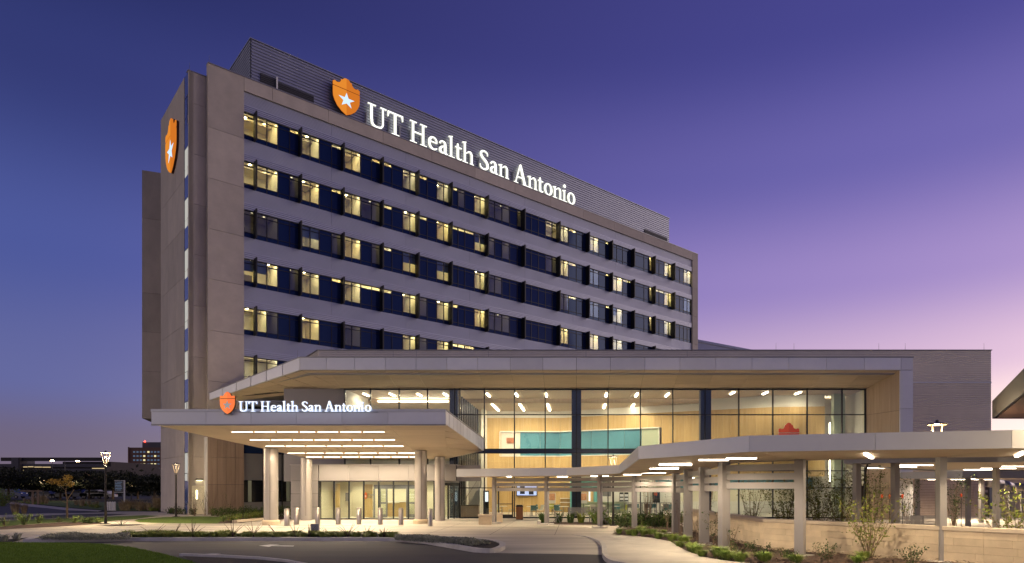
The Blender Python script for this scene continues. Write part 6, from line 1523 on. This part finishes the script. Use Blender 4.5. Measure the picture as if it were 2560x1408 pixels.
for k, (px, Yp, h, sp, lv, lab) in enumerate(((1965,26.5,2.6,1.5,2600,'feathery green shrub behind the wall left of the corner post'),(2045,26,2.9,1.3,2400,'feathery shrub with dark stems right of the corner post'),(2105,25.5,2.7,1.1,1800,'feathery shrub left of the slim courtyard post'),(2180,26,3.0,1.2,2200,'feathery shrub behind the slim lamp post in the courtyard'),(1880,29,2.6,.8,500,'thin dark small tree behind the limestone wall'))):
    shrub('feathery_shrub', lab, X(px,Yp), Yp, h, sp, 16, lv, .035, 'leaf_fine', 660+k, bare=.15, r0=.014, twigm='bark')
shrub('leafy_shrub', 'many stemmed shrub before the block wall in the courtyard', X(2385,33), 33, 2.9, .95, 18, 420, .05, 'leaf_dark', 680, bare=.35, r0=.014)
shrub('leafy_shrub', 'small shrub beside the pale pier in the courtyard', X(2270,33.5), 33.5, 2.8, .8, 14, 380, .05, 'leaf_dark', 681, bare=.35, r0=.014)
# garden torches with orange heads
for k, (px, Yp) in enumerate(((2205,27.5),(2224,27.8),(2256,28.0),(2363,31),(2403,31.2),(1637,36.4),(1641,36.0),(1809,30))):
    x = X(px,Yp); t = thing('garden_torch', 'orange tipped garden stake '+['left of the leafy wall shrub top','behind the leafy wall shrub top','before the pale pier','left of the courtyard shrub by the block wall','right of the courtyard shrub by the block wall','left one of the pair in the hedge bed','right one of the pair in the hedge bed','beside the thick walkway post'][k], 'garden stake', (x,Yp,0), 'orange tipped garden stakes')
    q = MB(); q.tube((x,Yp,0),(x,Yp,1.72),.016,.014,6); q.build('stake', 'black', t)
    q = MB(); q.lathe(x, Yp, [(.012,1.72),(.045,1.78),(.05,1.86),(.02,1.9)], 8); q.build('tip', 'redorange', t)
# ================================================================ street furniture
def trash(x, y, lab):
    t = thing('litter_bin', lab, 'litter bin', (x,y,0)); q = MB(); q.box(x-.2,x+.2,y-.2,y+.2,.04,.86); q.build('liner', 'black', t)
    for k in range(6):
        for s_ in (-1,1):
            q = MB(); a = x-.21+k*.07; q.box(a+.004,a+.066,y+s_*.215-.012,y+s_*.215+.012,.04,.86); q.build('slat', 'woodslat', t)
            q = MB(); a = y-.21+k*.07; q.box(x+s_*.215-.012,x+s_*.215+.012,a+.004,a+.066,.04,.86); q.build('slat', 'woodslat', t)
    q = MB(); q.box(x-.24,x+.24,y-.24,y+.24,.87,.93); q.box(x-.2,x+.2,y-.2,y+.2,.931,1.0); q.build('lid', 'bronze', t)
    q = MB(); q.box(x-.22,x+.22,y-.22,y+.22,0,.035); q.build('base', 'bronze', t)
trash(X(1299,45), 45, 'wooden slatted litter bin beside the cafe door')
def bench(x, y, L, lab):
    t = thing('metal_bench', lab, 'bench', (x,y,0), 'grey slatted metal benches')
    for k in range(7):
        q = MB(); z = .52+k*.062; q.box(x-L/2,x+L/2,y-.02+k*.012,y+.01+k*.012,z,z+.045); q.build('slat', 'greymetal', t)
    for k in range(5): q = MB(); q.box(x-L/2,x+L/2,y+.12+k*.09,y+.19+k*.09,.43,.455); q.build('slat', 'greymetal', t)
    for s_ in (-1,1):
        q = MB(); a = x+s_*L/2*.97; q.box(a-.025,a+.025,y+.02,y+.07,0,.95); q.box(a-.025,a+.025,y+.5,y+.55,0,.46); q.box(a-.025,a+.025,y+.0,y+.6,.38,.425); q.box(a-.025,a+.025,y+.0,y+.6,.62,.65); q.build('frame', 'greymetal', t)
bench(X(1448,41.2), 41.2, 1.35, 'longer grey metal bench seen from behind before the cafe glass'); bench(X(1468,42.6)+.75, 42.6, .95, 'shorter grey metal bench right of the longer bench')
def folding_chair(x, y, lab, f=1):
    t = thing('folding_chair', lab, 'chair', (x,y,0))
    for s_ in (-.2,.2):
        q = MB(); q.tube((x-.28*f,y+s_,0),(x+.18*f,y+s_,.9),.014,.014,6); q.build('leg', 'greymetal', t)
        q = MB(); q.tube((x+.25*f,y+s_*.9,0),(x-.2*f,y+s_*.9,.46),.014,.014,6); q.build('leg', 'greymetal', t)
    for k in range(4): q = MB(); q.box(x-.2,x+.2 if k else x+.2,y-.21,y+.21,.45+.0*k,.455) if k == 0 else q.box(x-.2+k*.1,x-.12+k*.1,y-.21,y+.21,.456,.468); q.build('slat', 'greymetal', t)
    for k in range(3): q = MB(); z = .62+k*.1; q.box(x+f*(.04+k*.05)-.01,x+f*(.04+k*.05)+.01,y-.21,y+.21,z,z+.06); q.build('slat', 'greymetal', t)
folding_chair(X(1390,40.2), 40.2, 'grey folding metal chair leaning beside the second slender post', -1); folding_chair(X(1513,38.6), 38.6, 'grey folding metal chair behind the third slender post', 1)
for px, Yp, lab in ((2270,28.5,'grey slatted bench behind the wall left of the far post'),(2318,29.5,'grey slatted bench behind the wall right of the far post')):
    bench(X(px,Yp), Yp, 1.4, lab)
# ================================================================ cafe furniture behind the glass
def chair(x, y, rz, mat, lab):
    t = thing('cafe_chair', lab, 'chair', (x,y,0), 'cafe chairs behind the glass'); c, s = math.cos(rz), math.sin(rz)
    def w(a, b, z): return (x+a*c-b*s, y+a*s+b*c, z)
    def hx(nm, m, x0, x1, y0, y1, z0, z1, tl=0):
        q = MB(); q.hexa([w(x0,y0,z0),w(x1,y0,z0),w(x1,y1,z0),w(x0,y1,z0),w(x0,y0+tl,z1),w(x1,y0+tl,z1),w(x1,y1+tl,z1),w(x0,y1+tl,z1)]); return q.build(nm, m, t, bevel=.01)
    hx('seat', mat, -.22,.22,-.2,.22,.44,.47); hx('backrest', mat, -.22,.22,.19,.215,.50,.86,.08)
    for a in (-.19,.19):
        for b in (-.17,.2): q = MB(); q.tube(w(a,b,.44), w(a*1.2,b*1.25,.015), .012, .010, 6); q.build('leg', 'greymetal', t)
def table(x, y, r, lab):
    t = thing('cafe_table', lab, 'table', (x,y,0), 'cafe tables behind the glass'); q = MB(); q.lathe(x,y,[(r,.72),(r,.75)],20); q.build('table_top', 'tablewhite', t)
    q = MB(); q.tube((x,y,.05),(x,y,.72),.035,.035,8); q.build('leg', 'greymetal', t); q = MB(); q.lathe(x,y,[(.26,.016),(.25,.04),(.04,.06)],16); q.build('foot', 'greymetal', t)
rc_ = random.Random(6)
place = ['by the cafe door','below the wall screen','left of the dark column','right of the dark column','before the teal wall','by the white wall','near the planted corner','behind the tall counter']
for k, (px, Yp) in enumerate(((1255,51),(1330,50),(1372,52),(1408,50),(1475,52.5),(1540,51),(1600,52),(1655,51))):
    x = X(px,Yp); table(x, Yp, .42, 'small white round cafe table '+place[k])
    for j in range(3):
        a = j*2.1+k*.7; m = ['chairteal','chairwhite','chairlime','chairteal'][(k+j) % 4]
        chair(x+.72*math.cos(a), Yp+.72*math.sin(a), a-math.pi/2, m, '%s cafe chair at the table %s' % ({'chairteal':'dark teal','chairwhite':'off white','chairlime':'lime green'}[m], place[k]))
tv = thing('wall_screen', 'glowing television on the wooden cafe wall', 'television', (X(1317,57.8),57.8,2.1))
q = MB(); q.box(X(1291,57.8), X(1343,57.8), 57.82, 57.93, 1.42, 2.55); q.build('casing', 'black', tv)
q = MB(); q.box(X(1292.5,57.8), X(1341.5,57.8), 57.80, 57.815, 1.48, 2.5)
q.build('screen', 'screen', tv)
q = MB(); q.box(X(1300,57.8), X(1312,57.8), 57.785, 57.797, 1.6, 2.4); q.box(X(1322,57.8), X(1334,57.8), 57.785, 57.797, 1.55, 2.0); q.build('picture', 'cardark', tv)
ct = thing('bar_counter', 'long high counter with stools along the cafe glass', 'counter', (X(1600,48.6),48.6,0))
q = MB(); q.box(X(1560,48.6), X(1700,48.6), 48.4, 48.9, 1.03, 1.07); q.build('counter_top', 'greymetal', ct)
for px in (1562,1605,1650,1698): q = MB(); q.box(X(px,48.6)-.03, X(px,48.6)+.03, 48.5, 48.8, .016, 1.03); q.build('leg', 'greymetal', ct)
for k, px in enumerate((1575,1590,1618,1634,1664,1682)):
    x = X(px,48.0); t = thing('bar_stool', 'grey bar stool at the long counter behind the glass', 'stool', (x,48,0), 'stools at the long counter')
    q = MB(); q.box(x-.2,x+.2,47.82,48.2,.70,.74); q.build('seat', 'chairteal' if k % 2 else 'greymetal', t); q = MB(); q.box(x-.2,x+.2,47.82,47.85,.76,1.0); q.build('backrest', 'chairteal' if k % 2 else 'greymetal', t)
    for a in (-.18,.18):
        for b in (47.85,48.18): q = MB(); q.tube((x+a,b,.70),(x+a*1.1,b,.016),.012,.012,6); q.build('leg', 'greymetal', t)
bs = thing('bench_seat', 'pale green upholstered bench along the cafe middle', 'bench', (X(1500,54),54,0))
q = MB(); q.box(X(1440,54), X(1570,54), 54, 54.7, .1, .5); q.build('seat', 'palegreen', bs); q = MB(); q.box(X(1440,54), X(1570,54), 54.5, 54.75, .51, 1.0); q.build('backrest', 'palegreen', bs)
for px, m, lab in ((1380,'poster','colourful advertising stand in front of the cafe column'),(1459,'poster','orange leaflet stand beside the teal cafe door')):
    x = X(px,53); t = thing('poster_stand', lab, 'poster stand', (x,53,0)); q = MB(); q.box(x-.28,x+.28,53,53.03,.9,1.75); q.build('board', 'white', t); q = MB(); q.box(x-.24,x+.24,52.985,52.998,1.15,1.7); q.build('print', m, t)
    q = MB(); q.box(x-.02,x+.02,53,53.03,.016,.9); q.box(x-.2,x+.2,52.9,53.15,.016,.04); q.build('stand', 'black', t)
x = X(1641,56.5); t = thing('coffee_machine', 'black drinks machine on the white cafe wall', 'drinks machine', (x,56.5,.9)); q = MB(); q.box(x-.3,x+.3,56.4,57,.9,1.95); q.build('housing', 'black', t, bevel=.02); q = MB(); q.box(x-.2,x+.2,56.37,56.395,1.3,1.7); q.build('display', 'cardark', t)
q = MB(); q.box(x-.8,x+.8,56.3,57.2,.016,.89); tag(q.build('counter', 'int_white'), 'white service counter under the black drinks machine', 'counter')
for k, px in enumerate((1554,1566)):
    x = X(px,56); t = thing('brochure_rack', ['dark brochure rack beside the white cafe wall, left one','dark brochure rack beside the white cafe wall, right one'][k], 'rack', (x,56,0)); 
    q = MB(); q.box(x-.17,x+.17,56,56.2,.7,1.75); q.build('frame', 'black', t); q = MB(); [q.box(x-.14,x+.14,55.96,55.995,.8+j*.3,1.0+j*.3) for j in range(3)]; q.build('brochures', 'carwhite', t)
    q = MB(); q.box(x-.02,x+.02,56.05,56.15,.016,.7); q.build('stand', 'black', t)
# large silver duct and service frame at the far right
dx_ = thing('silver_duct', 'fat curved silver duct at the far right beyond the courtyard', 'duct', (X(2545,40),40,2)); q = MB(); yy = 46
pts = [Vector((X(2470,yy),yy,zy(1206,yy))), Vector((X(2505,yy),yy,zy(1211,yy))), Vector((X(2530,yy),yy,zy(1219,yy))), Vector((X(2600,yy),yy,zy(1222,yy)))]
for a, b in zip(pts[:-1], pts[1:]): q.tube(a, b, .33, .33, 16)
q.build('pipe', 'stainless', dx_, smooth=True)
q = MB()
for px in (2512,2537,2550): q.tube((X(px,yy),yy+.5,0),(X(px,yy),yy+.5,2.4),.08,.08,8)
q.build('support', 'greymetal', dx_)
fr_ = thing('service_frame', 'dark grey metal rail frame below the silver duct', 'railing', (X(2530,42),42,0)); q = MB()
for z in (.6,1.2,1.75): q.box(X(2492,42), X(2600,42), 42, 42.08, z, z+.08)
q.build('rail', 'greymetal', fr_); q = MB()
for px in (2495,2525,2555,2590): q.box(X(px,42)-.05, X(px,42)+.05, 41.95, 42.1, 0, 1.95)
q.build('post', 'greymetal', fr_)
yw = thing('service_wall', 'pale lit wall behind the silver duct', 'wall', (X(2560,52),52,0)); q = MB(); q.box(X(2490,52), X(2700,52), 52, 52.3, 0, 2.9); q.build('body', 'lime', yw); q = MB(); q.box(X(2488,52), X(2702,52), 51.95, 52.35, 2.901, 3.0); q.build('cap', 'lime_cap', yw)
